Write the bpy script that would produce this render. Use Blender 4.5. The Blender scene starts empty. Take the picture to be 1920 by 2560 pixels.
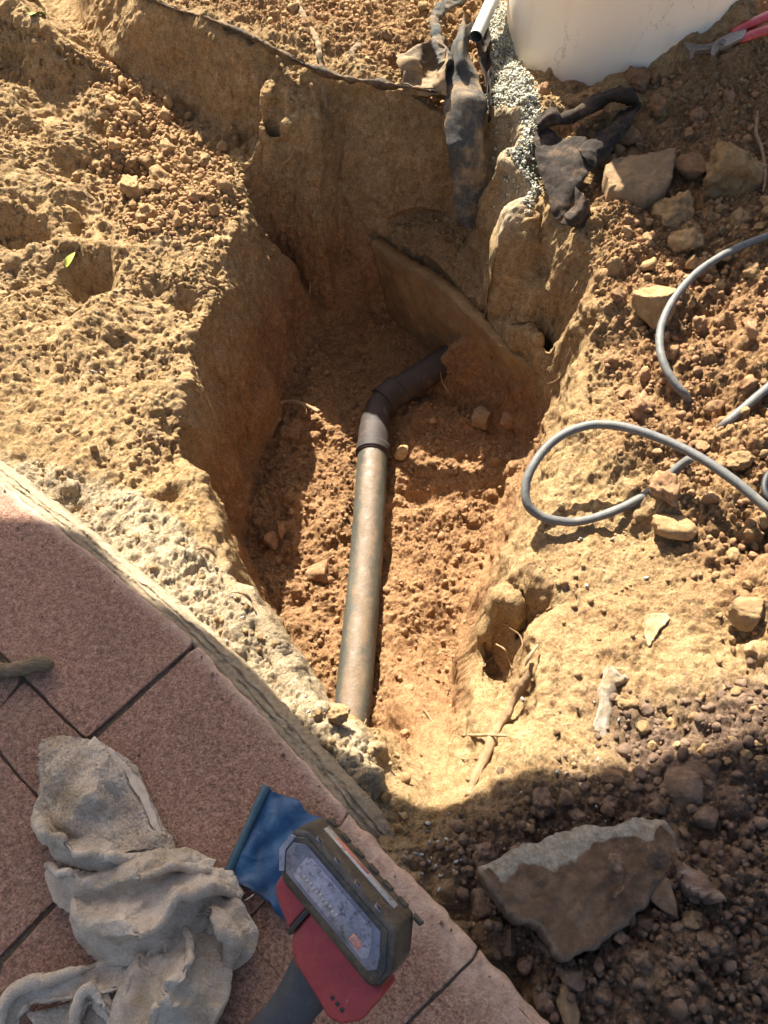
import bpy, bmesh, math, random
import numpy as np
from mathutils import Vector, Matrix, geometry, noise

rnd = random.Random(7)
rng = np.random.RandomState(11)
scene = bpy.context.scene

# ------------------------------------------------------------------ camera
CAM_H, PITCH, FPX = 0.95, math.radians(57), 1934.0
cam_d = bpy.data.cameras.new('camera')
cam_d.sensor_fit = 'VERTICAL'; cam_d.sensor_height = 36; cam_d.lens = 36*FPX/2560
cam_d.clip_start = 0.02; cam_d.clip_end = 500
cam = bpy.data.objects.new('camera', cam_d); scene.collection.objects.link(cam)
cam.location = (0, 0, CAM_H); cam.rotation_euler = (math.pi/2-PITCH, 0, 0)
scene.camera = cam

# ------------------------------------------------------------------ light
SUN_EL, SUN_AZ = math.radians(42), math.radians(-18)   # azimuth from +y, negative = left
sdir = Vector((math.sin(SUN_AZ)*math.cos(SUN_EL), math.cos(SUN_AZ)*math.cos(SUN_EL), math.sin(SUN_EL)))
world = bpy.data.worlds.new('World'); scene.world = world; world.use_nodes = True
wn = world.node_tree
sky = wn.nodes.new('ShaderNodeTexSky'); sky.sky_type = 'NISHITA'; sky.sun_disc = False
sky.sun_elevation = SUN_EL; sky.sun_rotation = SUN_AZ; sky.dust_density = 3.5
wn.links.new(sky.outputs[0], wn.nodes['Background'].inputs[0]); wn.nodes['Background'].inputs[1].default_value = 0.052
sun_d = bpy.data.lights.new('sun', 'SUN'); sun_d.energy = 4.9; sun_d.angle = math.radians(0.42); sun_d.color = (1, 0.935, 0.82)
sun = bpy.data.objects.new('sun', sun_d); scene.collection.objects.link(sun)
sun.location = sdir*5; sun.rotation_euler = sdir.to_track_quat('Z', 'Y').to_euler()
vs = scene.view_settings; vs.view_transform = 'Standard'; vs.look = 'None'; vs.gamma = 1; vs.use_curve_mapping = False
vs.exposure = 2.12
scene.cycles.max_bounces = 6; scene.cycles.diffuse_bounces = 4

# ------------------------------------------------------------------ helpers
_s, _c = math.sin(PITCH), math.cos(PITCH)
def at(px, py, z=0.0):
    """world point at height z seen at photograph position px, py"""
    u, v = (px-960)/FPX, (py-1280)/FPX
    zc = (CAM_H-z)/(_s+v*_c)
    return Vector((u*zc, zc*(_c-v*_s), z))

def link(o, parent=None):
    scene.collection.objects.link(o)
    if parent: o.parent = parent
    return o
def tag(o, label=None, cat=None, group=None, kind=None):
    if label: o['label'] = label
    if cat: o['category'] = cat
    if group: o['group'] = group
    if kind: o['kind'] = kind
    return o
def empty(name, loc=(0, 0, 0), label=None, cat=None, group=None):
    o = bpy.data.objects.new(name, None); o.location = loc; o.empty_display_size = 0.05
    link(o); return tag(o, label, cat, group)
def mesh_np(name, verts, faces, smooth=True):
    """fast mesh from numpy arrays (faces all the same size)"""
    me = bpy.data.meshes.new(name)
    verts = np.asarray(verts, np.float32); faces = np.asarray(faces, np.int32)
    n, k = faces.shape
    me.vertices.add(len(verts)); me.vertices.foreach_set('co', verts.ravel())
    me.loops.add(n*k); me.loops.foreach_set('vertex_index', faces.ravel())
    me.polygons.add(n); me.polygons.foreach_set('loop_start', np.arange(0, n*k, k, dtype=np.int32))
    if smooth: me.polygons.foreach_set('use_smooth', np.ones(n, bool))
    me.update(calc_edges=True)
    return me
def obj(name, me, mat=None, parent=None):
    o = bpy.data.objects.new(name, me)
    if mat: me.materials.append(mat)
    return link(o, parent)
def bm_obj(name, bm, mat=None, parent=None, smooth=True):
    me = bpy.data.meshes.new(name)
    bmesh.ops.recalc_face_normals(bm, faces=bm.faces)
    bm.to_mesh(me); bm.free()
    if smooth:
        for p in me.polygons: p.use_smooth = True
    return obj(name, me, mat, parent)
def grid_faces(nu, nv, wrap_u=False):
    i = np.arange(nv-1)[:, None]*nu; j = np.arange(nu if wrap_u else nu-1)[None, :]
    j2 = (j+1) % nu
    return np.stack([i+j, i+j2, i+nu+j2, i+nu+j], -1).reshape(-1, 4)

# ------------------------------------------------------------------ materials
class NT:
    def __init__(s, name):
        s.m = bpy.data.materials.new(name); s.m.use_nodes = True
        s.t = s.m.node_tree; s.b = s.t.nodes['Principled BSDF']
        s.co = s.t.nodes.new('ShaderNodeTexCoord')
        s.geo = s.t.nodes.new('ShaderNodeNewGeometry')
        s.src = s.geo.outputs['Position']
    def local(s): s.src = s.co.outputs['Object']; return s
    def L(s, a, b): s.t.links.new(a, b)
    def noise(s, scale, detail=4, rough=0.6, dist=0.0, src=None, stretch=None):
        n = s.t.nodes.new('ShaderNodeTexNoise'); n.inputs['Scale'].default_value = scale
        n.inputs['Detail'].default_value = detail; n.inputs['Roughness'].default_value = rough; n.inputs['Distortion'].default_value = dist
        v = src or s.src
        if stretch:
            mp = s.t.nodes.new('ShaderNodeMapping'); mp.inputs['Scale'].default_value = stretch; s.L(v, mp.inputs[0]); v = mp.outputs[0]
        s.L(v, n.inputs['Vector']); return n.outputs['Fac']
    def voro(s, scale, feature='F1', out='Distance', rand=1.0):
        n = s.t.nodes.new('ShaderNodeTexVoronoi'); n.feature = feature; n.inputs['Scale'].default_value = scale
        n.inputs['Randomness'].default_value = rand
        s.L(s.src, n.inputs['Vector']); return n.outputs[out]
    def ramp(s, fac, stops):
        r = s.t.nodes.new('ShaderNodeValToRGB'); e = r.color_ramp.elements
        while len(e) < len(stops): e.new(0.5)
        for k, (p, c) in enumerate(stops):
            e[k].position = p; e[k].color = (*c, 1) if not isinstance(c, (int, float)) else (c, c, c, 1)
        s.L(fac, r.inputs[0]); return r.outputs[0]
    def mix(s, fac, a, b, mode='MIX'):
        m = s.t.nodes.new('ShaderNodeMix'); m.data_type = 'RGBA'; m.blend_type = mode
        for sock, val in ((m.inputs[0], fac), (m.inputs[6], a), (m.inputs[7], b)):
            if hasattr(val, 'is_linked'): s.L(val, sock)
            elif isinstance(val, (int, float)): sock.default_value = val
            else: sock.default_value = (*val, 1)
        return m.outputs[2]
    def math(s, op, a, b=0.0, clamp=False):
        m = s.t.nodes.new('ShaderNodeMath'); m.operation = op; m.use_clamp = clamp
        for sock, val in ((m.inputs[0], a), (m.inputs[1], b)):
            if hasattr(val, 'is_linked'): s.L(val, sock)
            else: sock.default_value = val
        return m.outputs[0]
    def attr(s, name, out='Fac'):
        a = s.t.nodes.new('ShaderNodeAttribute'); a.attribute_name = name; return a.outputs[out]
    def rand(s):
        o = s.t.nodes.new('ShaderNodeObjectInfo'); return o.outputs['Random']
    def bump(s, h, dist=0.002, strength=1.0, prev=None):
        b = s.t.nodes.new('ShaderNodeBump'); b.inputs['Distance'].default_value = dist; b.inputs['Strength'].default_value = strength
        s.L(h, b.inputs['Height'])
        if prev: s.L(prev, b.inputs['Normal'])
        return b.outputs[0]
    def done(s, col=None, rough=0.9, nrm=None, metal=0.0, spec=0.3):
        if col is not None:
            if hasattr(col, 'is_linked'): s.L(col, s.b.inputs['Base Color'])
            else: s.b.inputs['Base Color'].default_value = (*col, 1)
        if hasattr(rough, 'is_linked'): s.L(rough, s.b.inputs['Roughness'])
        else: s.b.inputs['Roughness'].default_value = rough
        s.b.inputs['Metallic'].default_value = metal
        s.b.inputs['Specular IOR Level'].default_value = spec
        if nrm is not None: s.L(nrm, s.b.inputs['Normal'])
        return s.m

def soil_colour(n, clod=False):
    tan = n.ramp(n.noise(55, 8, 0.72), [(0.28, (0.29, 0.175, 0.078)), (0.5, (0.46, 0.305, 0.148)), (0.70, (0.60, 0.44, 0.24))])
    red = n.ramp(n.noise(60, 8, 0.72), [(0.25, (0.25, 0.130, 0.060)), (0.5, (0.40, 0.225, 0.108)), (0.75, (0.52, 0.32, 0.17))])
    return tan, red

def mat_soil():
    n = NT('soil')
    tan, red = soil_colour(n)
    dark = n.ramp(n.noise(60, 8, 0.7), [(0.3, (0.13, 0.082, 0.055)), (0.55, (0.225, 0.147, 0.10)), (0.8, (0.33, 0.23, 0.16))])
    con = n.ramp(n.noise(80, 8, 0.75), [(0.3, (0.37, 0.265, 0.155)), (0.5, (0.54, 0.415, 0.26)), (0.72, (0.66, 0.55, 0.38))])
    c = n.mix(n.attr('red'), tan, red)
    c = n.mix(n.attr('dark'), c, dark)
    c = n.mix(n.attr('pale'), c, con)
    # moist stains and pale mineral specks
    big = n.ramp(n.noise(6, 5, 0.65), [(0.3, 0.78), (0.7, 1.08)])
    c = n.mix(1.0, c, big, 'MULTIPLY')
    grain = n.t.nodes.new('ShaderNodeSeparateColor'); n.L(n.voro(420, out='Color'), grain.inputs[0])
    c = n.mix(1.0, c, n.ramp(grain.outputs[0], [(0.0, 0.70), (0.5, 1.0), (1.0, 1.22)]), 'MULTIPLY')
    specks = n.ramp(n.voro(330), [(0.10, 1.0), (0.2, 0.0)])
    sel = n.ramp(n.noise(200, 2), [(0.55, 0.0), (0.62, 0.75)])
    c = n.mix(n.math('MULTIPLY', specks, sel), c, (0.62, 0.53, 0.38))
    h1 = n.noise(90, 12, 0.78)
    h2 = n.math('SUBTRACT', 1.0, n.voro(230))
    h3 = n.noise(300, 8, 0.85)
    b = n.bump(h1, 0.013, 1.0)
    b = n.bump(h2, 0.0014, 0.6, b)
    b = n.bump(h3, 0.003, 1.0, b)
    return n.done(c, 0.97, b, spec=0.08)
M = {}
M['soil'] = mat_soil()

def px_m(px, py, z):
    v = (py-1280)/FPX; return (CAM_H-z)/(_s+v*_c)/FPX      # metres for one photograph pixel there
# ------------------------------------------------------------------ ground relief
P3 = []; E3 = []
def line(pts, closed=False):
    i0 = len(P3)
    for p in pts:
        P3.append(p if isinstance(p, Vector) else at(*p))
    for k in range(len(pts)-1): E3.append((i0+k, i0+k+1))
def pts(*a):
    for p in a: P3.append(p if isinstance(p, Vector) else at(*p))
V = Vector
# edge of the paving and the concrete strip beside it
EDGE = [(-260, 1010), (0, 1205), (240, 1395), (486, 1612), (700, 1838), (868, 2030), (1030, 2196), (1192, 2376), (1400, 2600)]
line([(x, y, -0.035) for x, y in EDGE])
# rim of the pit, from the far left down to the near end
line([(615, 470, -.17), (600, 560, -.18), (570, 640, -.19), (560, 740, -.19), (500, 830, -.18), (490, 900, -.18), (470, 1000, -.19), (465, 1140, -.18),
      (520, 1200, -.15), (545, 1310, -.11), (600, 1450, -.07), (690, 1570, -.05), (735, 1690, -.05), (830, 1770, -.05), (915, 1850, -.055), (950, 1930, -.06),
      (1010, 1975, -.07), (1100, 2008, -.09), (1180, 1985, -.09)])
# foot of the walls round the floor
line([(1000, 800, -.58), (900, 800, -.6), (830, 815, -.6), (760, 880, -.6), (710, 960, -.6), (690, 1060, -.61), (630, 1200, -.62), (600, 1330, -.63), V((-.285, .80, -.62)), V((-.22, .62, -.62)), V((-.10, .50, -.61)),
      V((-.02, .44, -.58)), (1010, 1850, -.45), (1060, 1930, -.28), (1110, 1990, -.13)])
line([(1335, 1060, -.55), (1310, 1130, -.54), (1275, 1200, -.56), (1237, 1290, -.59), (1210, 1400, -.6), (1180, 1500, -.59), (1150, 1640, -.58), (1130, 1780, -.48), (1130, 1900, -.28)])
# crest of the right-hand wall
line([(1460, 860, -.115), (1445, 1000, -.125), (1420, 1100, -.13), (1385, 1200, -.12), (1340, 1300, -.115), (1310, 1400, -.11), (1318, 1480, -.105), (1335, 1600, -.10), (1345, 1700, -.10), (1335, 1810, -.10), (1290, 1870, -.095), (1240, 1920, -.09), (1200, 1970, -.085)])
# foot and top of the wall under the fabric
line([(250, -140, .02), (420, 22, .02), (520, 55, .02), (600, 85, .02), (700, 132, .01), (800, 185, 0), (880, 206, 0), (1000, 218, 0), (1110, 238, 0), (1225, 250, 0), (1255, 380, -.02), (1330, 470, -.05), (1400, 560, -.07)])
line([(120, -60, -.13), (200, 60, -.14), (250, 150, -.155), (340, 205, -.165), (450, 265, -.178), (560, 335, -.185), (610, 420, -.19)])
pts((700, 500, -.31), (850, 400, -.195), (850, 600, -.40), (700, 700, -.50), (1000, 400, -.17),
    (1090, 280, -.042), (1130, 320, -.075), (1280, 300, -.01), (1300, 340, -.015), (1242, 228, -.003), (1300, 262, -.008), (1262, 200, -.004), (1310, 400, -.022))
# shelf behind the slab
line([at(*p)+V((.02, .015, 0)) for p in ((945, 600, -.345), (1080, 690, -.34), (1200, 800, -.325), (1352, 925, -.32))])
line([(985, 790, -.585), (1100, 890, -.585), (1200, 965, -.57), (1325, 1040, -.53)])
line([(955, 545, -.31), (1060, 512, -.28), (1160, 532, -.28), (1215, 620, -.305), (1225, 730, -.325)])
# ridges right of the slab
line([(1255, 560, -.12), (1290, 600, -.125), (1262, 700, -.21), (1236, 800, -.335), (1290, 850, -.335), (1358, 905, -.335)])
line([(1335, 590, -.10), (1335, 640, -.14), (1340, 700, -.17), (1340, 800, -.215), (1390, 850, -.19)])
line([(1385, 620, -.13), (1395, 720, -.165), (1425, 790, -.155)])
line([(1440, 620, -.06), (1475, 700, -.06), (1485, 800, -.08)])
# right-hand ground
pts((1500, 500, -.03), (1700, 300, .0), (1900, 200, .03), (1900, 600, .0), (1700, 800, -.04), (1900, 1000, -.02), (1600, 1000, -.08), (1500, 1150, -.11), (1600, 1350, -.10),
    (1900, 1350, -.04), (1450, 1500, -.10), (1650, 1600, -.09), (1900, 1600, -.04), (1420, 1800, -.09), (1650, 1850, -.05), (1900, 1900, -.01), (1250, 2100, -.055), (1500, 2150, -.03), (1800, 2300, .0), (1500, 2450, -.01),
    (1100, 2100, -.06), (1200, 2300, -.04), (1350, 2500, -.03))
pts((900, 900, -.6), (950, 1000, -.6), (1050, 950, -.595), (1150, 1010, -.59), (1250, 1070, -.57), (850, 1100, -.605), (1000, 1200, -.61), (1100, 1150, -.6), (1200, 1150, -.585), (750, 1300, -.62), (900, 1400, -.62), (1100, 1350, -.61),
    (800, 1600, -.62), (950, 1600, -.61), (1080, 1600, -.6), (1000, 1720, -.56))
pts((1180, 600, -.30), (1150, 660, -.325), (1100, 600, -.31), (1195, 700, -.33), (1205, 780, -.34), (1010, 590, -.33))
line([(655, 215, -.028), (700, 195, -.02), (770, 225, -.03), (792, 290, -.066)]); pts((720, 290, -.068), (655, 290, -.075), (650, 400, -.22), (600, 335, -.178), (682, 345, -.14))
# root hollow
line([(1268, 1440, -.14), (1225, 1500, -.25), (1198, 1600, -.29), (1200, 1700, -.28), (1215, 1800, -.22), (1250, 1850, -.15)])
pts((1280, 1500, -.22), (1262, 1540, -.29), (1292, 1600, -.27), (1272, 1640, -.33), (1240, 1640, -.34), (1235, 1720, -.33), (1285, 1720, -.30), (1262, 1780, -.26))
# top plateau and left mass
pts((1560, 160, .05), (1640, 118, .08), (1700, 50, .12), (1770, -20, .15), (1480, 195, .015), (1850, 50, .12), (1900, 150, .06), (1800, 250, .03), (1340, 190, -.01))
pts((0, 0, -.0), (100, 60, -.02), (60, 200, -.10), (200, 320, -.10), (0, 420, -.10), (150, 420, -.15), (300, 450, -.17), (430, 430, -.18), (100, 620, -.13), (300, 650, -.15), (500, 560, -.165),
    (0, 800, -.12), (200, 800, -.14), (380, 800, -.16), (0, 1000, -.08), (180, 1050, -.09), (330, 1080, -.13), (300, 1250, -.075), (450, 1330, -.09), (560, 1480, -.06), (600, 40, .02), (900, 60, .02), (1200, 60, .0), (1400, 300, -.01))
pts(V((-1.4, 2.3, .05)), V((-1.4, 1.2, -.03)), V((-1.4, .2, -.05)), V((-.3, 3, .1)), V((1.4, 3, .1)), V((1.5, 1.5, .04)), V((1.5, .3, .02)), V((-1.4, -.8, -.06)), V((0, -.8, -.06)), V((1.5, -.8, .0)),
    V((-.3, .0, -.06)), V((-.1, -.1, -.06)), V((-.6, .4, -.06)), V((-30, -30, -.06)), V((30, -30, 0)), V((30, 30, .1)), V((-30, 30, .05)))
vo, eo, fo, _, _, _ = geometry.delaunay_2d_cdt([Vector((p.x, p.y)) for p in P3], E3, [], 0, 1e-5)
def cdt_z(v):
    best, bz = 1e9, 0
    for p in P3:
        d = (p.x-v.x)**2+(p.y-v.y)**2
        if d < best: best, bz = d, p.z
    if best < 1e-8: return bz
    # point created by crossing lines: inverse distance mean
    w = sorted(((p.x-v.x)**2+(p.y-v.y)**2, p.z) for p in P3)[:4]
    s = sum(1/a for a, _ in w); return sum(z/a for a, z in w)/s
zo = [cdt_z(v) for v in vo]

SP = 0.0029
def axis(lo, hi):
    core = np.arange(lo, hi, SP)
    up, s, a = [], SP, hi
    while a < 30: s *= 1.16; a += s; up.append(a)
    dn, s, a = [], SP, lo
    while a > -30: s *= 1.16; a -= s; dn.append(a)
    return np.array(dn[::-1]+list(core)+up)
AX, AY = axis(-1.12, 1.12), axis(-0.16, 2.36)
GX, GY = np.meshgrid(AX, AY)
GZ = np.zeros_like(GX)
for f in fo:
    for t in range(1, len(f)-1):
        a, b, c = (vo[f[0]], vo[f[t]], vo[f[t+1]]); za, zb, zc_ = zo[f[0]], zo[f[t]], zo[f[t+1]]
        x0, x1 = min(a.x, b.x, c.x), max(a.x, b.x, c.x); y0, y1 = min(a.y, b.y, c.y), max(a.y, b.y, c.y)
        i0, i1 = np.searchsorted(AX, [x0-1e-6, x1+1e-6]); j0, j1 = np.searchsorted(AY, [y0-1e-6, y1+1e-6])
        if i0 >= i1 or j0 >= j1: continue
        X, Y = GX[j0:j1, i0:i1], GY[j0:j1, i0:i1]
        det = (b.y-c.y)*(a.x-c.x)+(c.x-b.x)*(a.y-c.y)
        if abs(det) < 1e-12: continue
        l1 = ((b.y-c.y)*(X-c.x)+(c.x-b.x)*(Y-c.y))/det; l2 = ((c.y-a.y)*(X-c.x)+(a.x-c.x)*(Y-c.y))/det; l3 = 1-l1-l2
        m = (l1 >= -1e-6) & (l2 >= -1e-6) & (l3 >= -1e-6)
        Z = GZ[j0:j1, i0:i1]; Z[m] = (l1*za+l2*zb+l3*zc_)[m]
def blur(a, k):
    for _ in range(k):
        a = (np.roll(a, 1, 0)+a*2+np.roll(a, -1, 0))/4; a = (np.roll(a, 1, 1)+a*2+np.roll(a, -1, 1))/4
    return a
e = GZ.copy(); GZ = blur(GZ, 16); GZ[:2] = e[:2]; GZ[-2:] = e[-2:]; GZ[:, :2] = e[:, :2]; GZ[:, -2:] = e[:, -2:]
NY, NX = GZ.shape
def spectral(beta, lo, hi, seed, shape=None):
    """band-limited noise, wavelengths lo..hi metres, unit variance"""
    r = np.random.RandomState(seed); ny, nx = shape or (NY, NX)
    F = np.fft.rfft2(r.randn(ny, nx))
    ky = np.fft.fftfreq(ny, SP)[:, None]; kx = np.fft.rfftfreq(nx, SP)[None, :]
    k = np.sqrt(kx*kx+ky*ky)+1e-9
    F *= k**(-beta/2)*np.exp(-(k*lo)**4*0.06)*(1-np.exp(-(k*hi)**4))
    a = np.fft.irfft2(F, (ny, nx)); return a/a.std()
# masks by zone: distance-feathered polygons given in photograph positions
def smooth01(t): t = np.clip(t, 0, 1); return t*t*(3-2*t)
def poly_mask(poly, feather=0.03, x=None, y=None):
    """1 inside the outline (world x, y), fading over feather metres"""
    x = GX if x is None else x; y = GY if y is None else y
    p = np.array([(q.x, q.y) for q in poly]); n = len(p)
    xmin, ymin = p.min(0)-feather; xmax, ymax = p.max(0)+feather
    out = np.zeros(x.shape); m = (x > xmin) & (x < xmax) & (y > ymin) & (y < ymax)
    X, Y = x[m], y[m]; inside = np.zeros(X.shape, bool); d = np.full(X.shape, 1e9)
    for i in range(n):
        a, b = p[i], p[(i+1) % n]
        c = ((a[1] > Y) != (b[1] > Y)) & (X < (b[0]-a[0])*(Y-a[1])/(b[1]-a[1]+1e-12)+a[0]); inside ^= c
        ab = b-a; t = np.clip(((X-a[0])*ab[0]+(Y-a[1])*ab[1])/(ab@ab+1e-12), 0, 1)
        d = np.minimum(d, np.hypot(X-a[0]-t*ab[0], Y-a[1]-t*ab[1]))
    sd = np.where(inside, d, -d)
    out[m] = smooth01(0.5+sd/(2*feather)); return out
def zone(pp, z, feather=0.03): return poly_mask([at(x, y, z) for x, y in pp], feather)

def vnoise(P, scale, octs=4, gain=.55, seed=0):
    """fractal value noise at points P (n,3), about -1..1"""
    r = np.random.RandomState(seed); L = r.rand(64, 64, 64)*2-1
    out = np.zeros(len(P)); a = 1.0; tot = 0
    for o in range(octs):
        q = P*scale*2**o+17.3*o; i = np.floor(q).astype(int); f = q-i; f = f*f*(3-2*f); i &= 63; k = (i+1) & 63
        x0, y0, z0 = i.T; x1, y1, z1 = k.T; fx, fy, fz = f.T
        c = ((L[x0, y0, z0]*(1-fx)+L[x1, y0, z0]*fx)*(1-fy)+(L[x0, y1, z0]*(1-fx)+L[x1, y1, z0]*fx)*fy)*(1-fz) + \
            ((L[x0, y0, z1]*(1-fx)+L[x1, y0, z1]*fx)*(1-fy)+(L[x0, y1, z1]*(1-fx)+L[x1, y1, z1]*fx)*fy)*fz
        out += a*c; tot += a*a; a *= gain
    return out/math.sqrt(tot)*1.7
gy_, gx_ = np.gradient(GZ); slope = np.hypot(gx_/np.gradient(AX)[None, :], gy_/np.gradient(AY)[:, None])
steep = smooth01((slope-0.8)/1.5)
pit = smooth01((-GZ-0.25)/0.2)
left = zone([(-200, 150), (250, 120), (640, 420), (600, 700), (520, 900), (480, 1180), (200, 1000), (-300, 1000)], -.13, .06)
strip = zone([(-300, 960), (30, 1110), (280, 1160), (430, 1290), (560, 1400), (640, 1500), (760, 1650), (930, 1830), (960, 1960), (1000, 2080), (1120, 2250), (1000, 2250), (868, 2030), (486, 1612), (0, 1205), (-300, 1000)], -.05, .025)
conc = zone([(60, 1130), (300, 1190), (430, 1300), (560, 1400), (640, 1500), (760, 1650), (930, 1830), (960, 1960), (980, 2060), (900, 2080), (868, 2030), (486, 1612), (0, 1205)], -.05, .02)
under = zone([(-300, 1040), (0, 1240), (486, 1650), (868, 2070), (1192, 2420), (1400, 2700), (-900, 3200), (-900, 1500)], -.05, .02)
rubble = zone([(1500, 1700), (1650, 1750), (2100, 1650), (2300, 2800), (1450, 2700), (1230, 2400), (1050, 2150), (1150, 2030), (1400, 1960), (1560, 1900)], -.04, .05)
rubble2 = zone([(1480, 480), (1700, 250), (2200, 200), (2200, 1600), (1850, 1500), (1700, 1200), (1550, 1050), (1520, 760)], -.03, .08)
topr = zone([(420, -300), (430, 10), (700, 100), (1100, 200), (1260, 200), (1260, -300)], .01, .03)
tankring = np.exp(-((np.hypot(GX-.560, GY-2.020)-.265)/.03)**2)
gravel_z0 = zone([(1228, -40), (1262, 60), (1288, 130), (1322, 210), (1348, 330), (1356, 430), (1330, 470), (1296, 470), (1262, 400), (1250, 330), (1220, 230), (1218, 110), (1222, 20)], -.01, .012)
hard = zone([(1350, 1260), (1480, 1280), (1700, 1400), (1900, 1500), (1550, 1640), (1480, 1850), (1250, 1930), (1330, 1750), (1290, 1500)], -.1, .05)
amp = 0.85+0.15*left+1.2*rubble+1.1*rubble2+.8*topr-.35*hard+.3*pit+.35*conc-.3*left
amp = amp*(1-0.95*steep)*(1-under*.97)*(1-.85*tankring)
D = spectral(3.2, .02, .5, 1)*0.010*(1-under)*(1-.4*hard)*(1-.8*steep)
n2 = spectral(2.4, .008, .09, 2); n3 = spectral(1.4, .0, .02, 3)
n4 = np.abs(spectral(1.9, .004, .035, 6)); n5 = np.abs(spectral(1.9, .003, .018, 7))
crumbly = smooth01(spectral(2.8, .04, .4, 8)*.6+.5)
D = D + amp*(n2*0.0013+n3*0.0007) - amp*(n4-.8)*.0022*(.4+.6*crumbly)-amp*(n5-.8)*.0012*(.5+.5*crumbly)
# lumps: rounded clods pressed into the soil
def stamp(D, cx, cy, r, h, seed):
    i0, i1 = np.searchsorted(AX, [cx-r, cx+r]); j0, j1 = np.searchsorted(AY, [cy-r, cy+r])
    if i1-i0 < 2 or j1-j0 < 2: return
    X, Y = GX[j0:j1, i0:i1]-cx, GY[j0:j1, i0:i1]-cy
    a = rnd.uniform(0, 3.14); q = rnd.uniform(.6, 1.0)
    u = X*math.cos(a)+Y*math.sin(a); v = (-X*math.sin(a)+Y*math.cos(a))/q
    d = 1-(u*u+v*v)/(r*r)
    b = np.sqrt(np.clip(d, 0, 1))*h
    D[j0:j1, i0:i1] = np.maximum(D[j0:j1, i0:i1], b+D[j0:j1, i0:i1]*.35)
for k in range(7000):
    x, y = rnd.uniform(-1.1, 1.1), rnd.uniform(-.15, 2.35)
    i, j = min(np.searchsorted(AX, x), NX-1), min(np.searchsorted(AY, y), NY-1)
    w = .10+.2*left[j, i]*(.5+.5*math.sin(x*9+y*5))+1.0*rubble[j, i]+.7*rubble2[j, i]+.5*topr[j, i]+.15*pit[j, i]+.15*conc[j, i]-.2*hard[j, i]
    if under[j, i] > .05 or tankring[j, i] > .3 or rnd.random() > w*(1-.97*steep[j, i]): continue
    r = .004+.016*rnd.random()**3.0
    stamp(D, x, y, r, r*rnd.uniform(.4, .8), k)
def form(px, py, z, rx, ry, h, p=2):
    q = at(px, py, z); m = px_m(px, py, z); d = ((GX-q.x)/(rx*m))**2+((GY-q.y)/(ry*m/.8))**2
    return h*np.exp(-d**(p/2)*1.2)
FORMS = np.zeros_like(GX)
for f_ in ((30, 185, -.1, 70, 55, -.035), (135, 240, -.11, 70, 70, -.05, 4), (20, 330, -.1, 90, 60, -.03, 4), (255, 330, -.14, 40, 60, -.03), (70, 360, -.12, 120, 60, .03), (60, 590, -.13, 70, 45, -.045, 4), (110, 480, -.13, 110, 50, .03), (60, 540, -.12, 80, 30, .025),
           (215, 690, -.14, 62, 60, -.055, 4), (180, 765, -.14, 40, 50, -.035), (215, 620, -.14, 90, 40, .025), (455, 740, -.16, 30, 20, -.03), (410, 430, -.16, 30, 20, .015), (190, 555, -.14, 16, 22, -.03, 4), (460, 950, -.17, 60, 60, .02), (235, 865, -.15, 18, 26, -.02),
           (420, 1225, -.09, 34, 26, -.03, 4), (200, 1255, -.07, 30, 14, -.02), (120, 1150, -.08, 60, 30, -.015), (300, 1180, -.09, 80, 30, .015), (440, 1050, -.16, 60, 40, -.02), 
           (1310, 760, -.2, 50, 60, .02), (1390, 560, -.1, 30, 60, .03), (1290, 560, -.1, 40, 60, .045), (1500, 560, -.04, 60, 30, .02), (1520, 1180, -.1, 70, 35, -.01), (1690, 1240, -.06, 90, 50, .012), (1850, 1090, -.03, 80, 40, .02),
           (890, 1270, -.6, 22, 40, -.03), (1040, 1240, -.6, 50, 40, -.035), (760, 1500, -.61, 30, 25, -.03), (990, 1850, -.5, 40, 40, -.03), (1000, 1480, -.6, 60, 60, .02), (1100, 1420, -.6, 40, 50, .02), (740, 1250, -.6, 50, 50, .025), (1080, 1280, -.6, 60, 25, .02),
           (1500, 2150, -.02, 180, 90, -.012), (1300, 2450, -.01, 60, 60, -.02), (1700, 2450, 0, 150, 90, .02), (1400, 1960, -.05, 90, 30, .015)):
    FORMS += form(*f_)
# cracks and gouges along the left bank
cr = 1-np.abs(spectral(3.0, .02, .35, 31)); FORMS += left*(-np.clip(cr-.9, 0, .1)*.12)
FORMS += -smooth01(spectral(2.8, .02, .16, 33)-1.2)*.010*(left+.6*conc+.6*rubble2)*(1-steep)
D = D+FORMS*(1-under)
AXu, AYu, NXu, NYu = AX, AY, NX, NY
def refine(A, bands):
    out = []
    for a, b in zip(A[:-1], A[1:]):
        k = 1
        for lo, hi, n in bands:
            if lo <= a < hi: k = n
        out += list(a+(b-a)*np.arange(k)/k)
    return np.array(out+[A[-1]])
AX, AY = refine(AXu, ((-.44, -.25, 2), (.20, .40, 2))), refine(AYu, ((1.58, 1.86, 3), (1.2, 1.35, 2)))
NX, NY = len(AX), len(AY)
def up(a):
    def one(a, o, n):
        i = np.clip(np.searchsorted(o, n, 'right')-1, 0, len(o)-2); f = ((n-o[i])/(o[i+1]-o[i]))[:, None]
        g = lambda k: a[np.clip(i+k, 0, len(o)-1)]
        p, q, r, s = g(-1), g(0), g(1), g(2)
        return .5*(2*q+(r-p)*f+(2*p-5*q+4*r-s)*f*f+(3*q-p-3*r+s)*f**3)
    return one(one(a, AYu, AY).T, AXu, AX).T
GZ, D = up(GZ), up(D); GX, GY = np.meshgrid(AX, AY)
left, strip, conc, under, rubble, rubble2, topr, hard, pit, steep, gravel_z = [np.clip(up(q), 0, 1) for q in (left, strip, conc, under, rubble, rubble2, topr, hard, pit, steep, gravel_z0)]
gy_, gx_ = np.gradient(GZ)
inner = ((np.abs(GX) < 1.12) & (GY > -.16) & (GY < 2.36))
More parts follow.
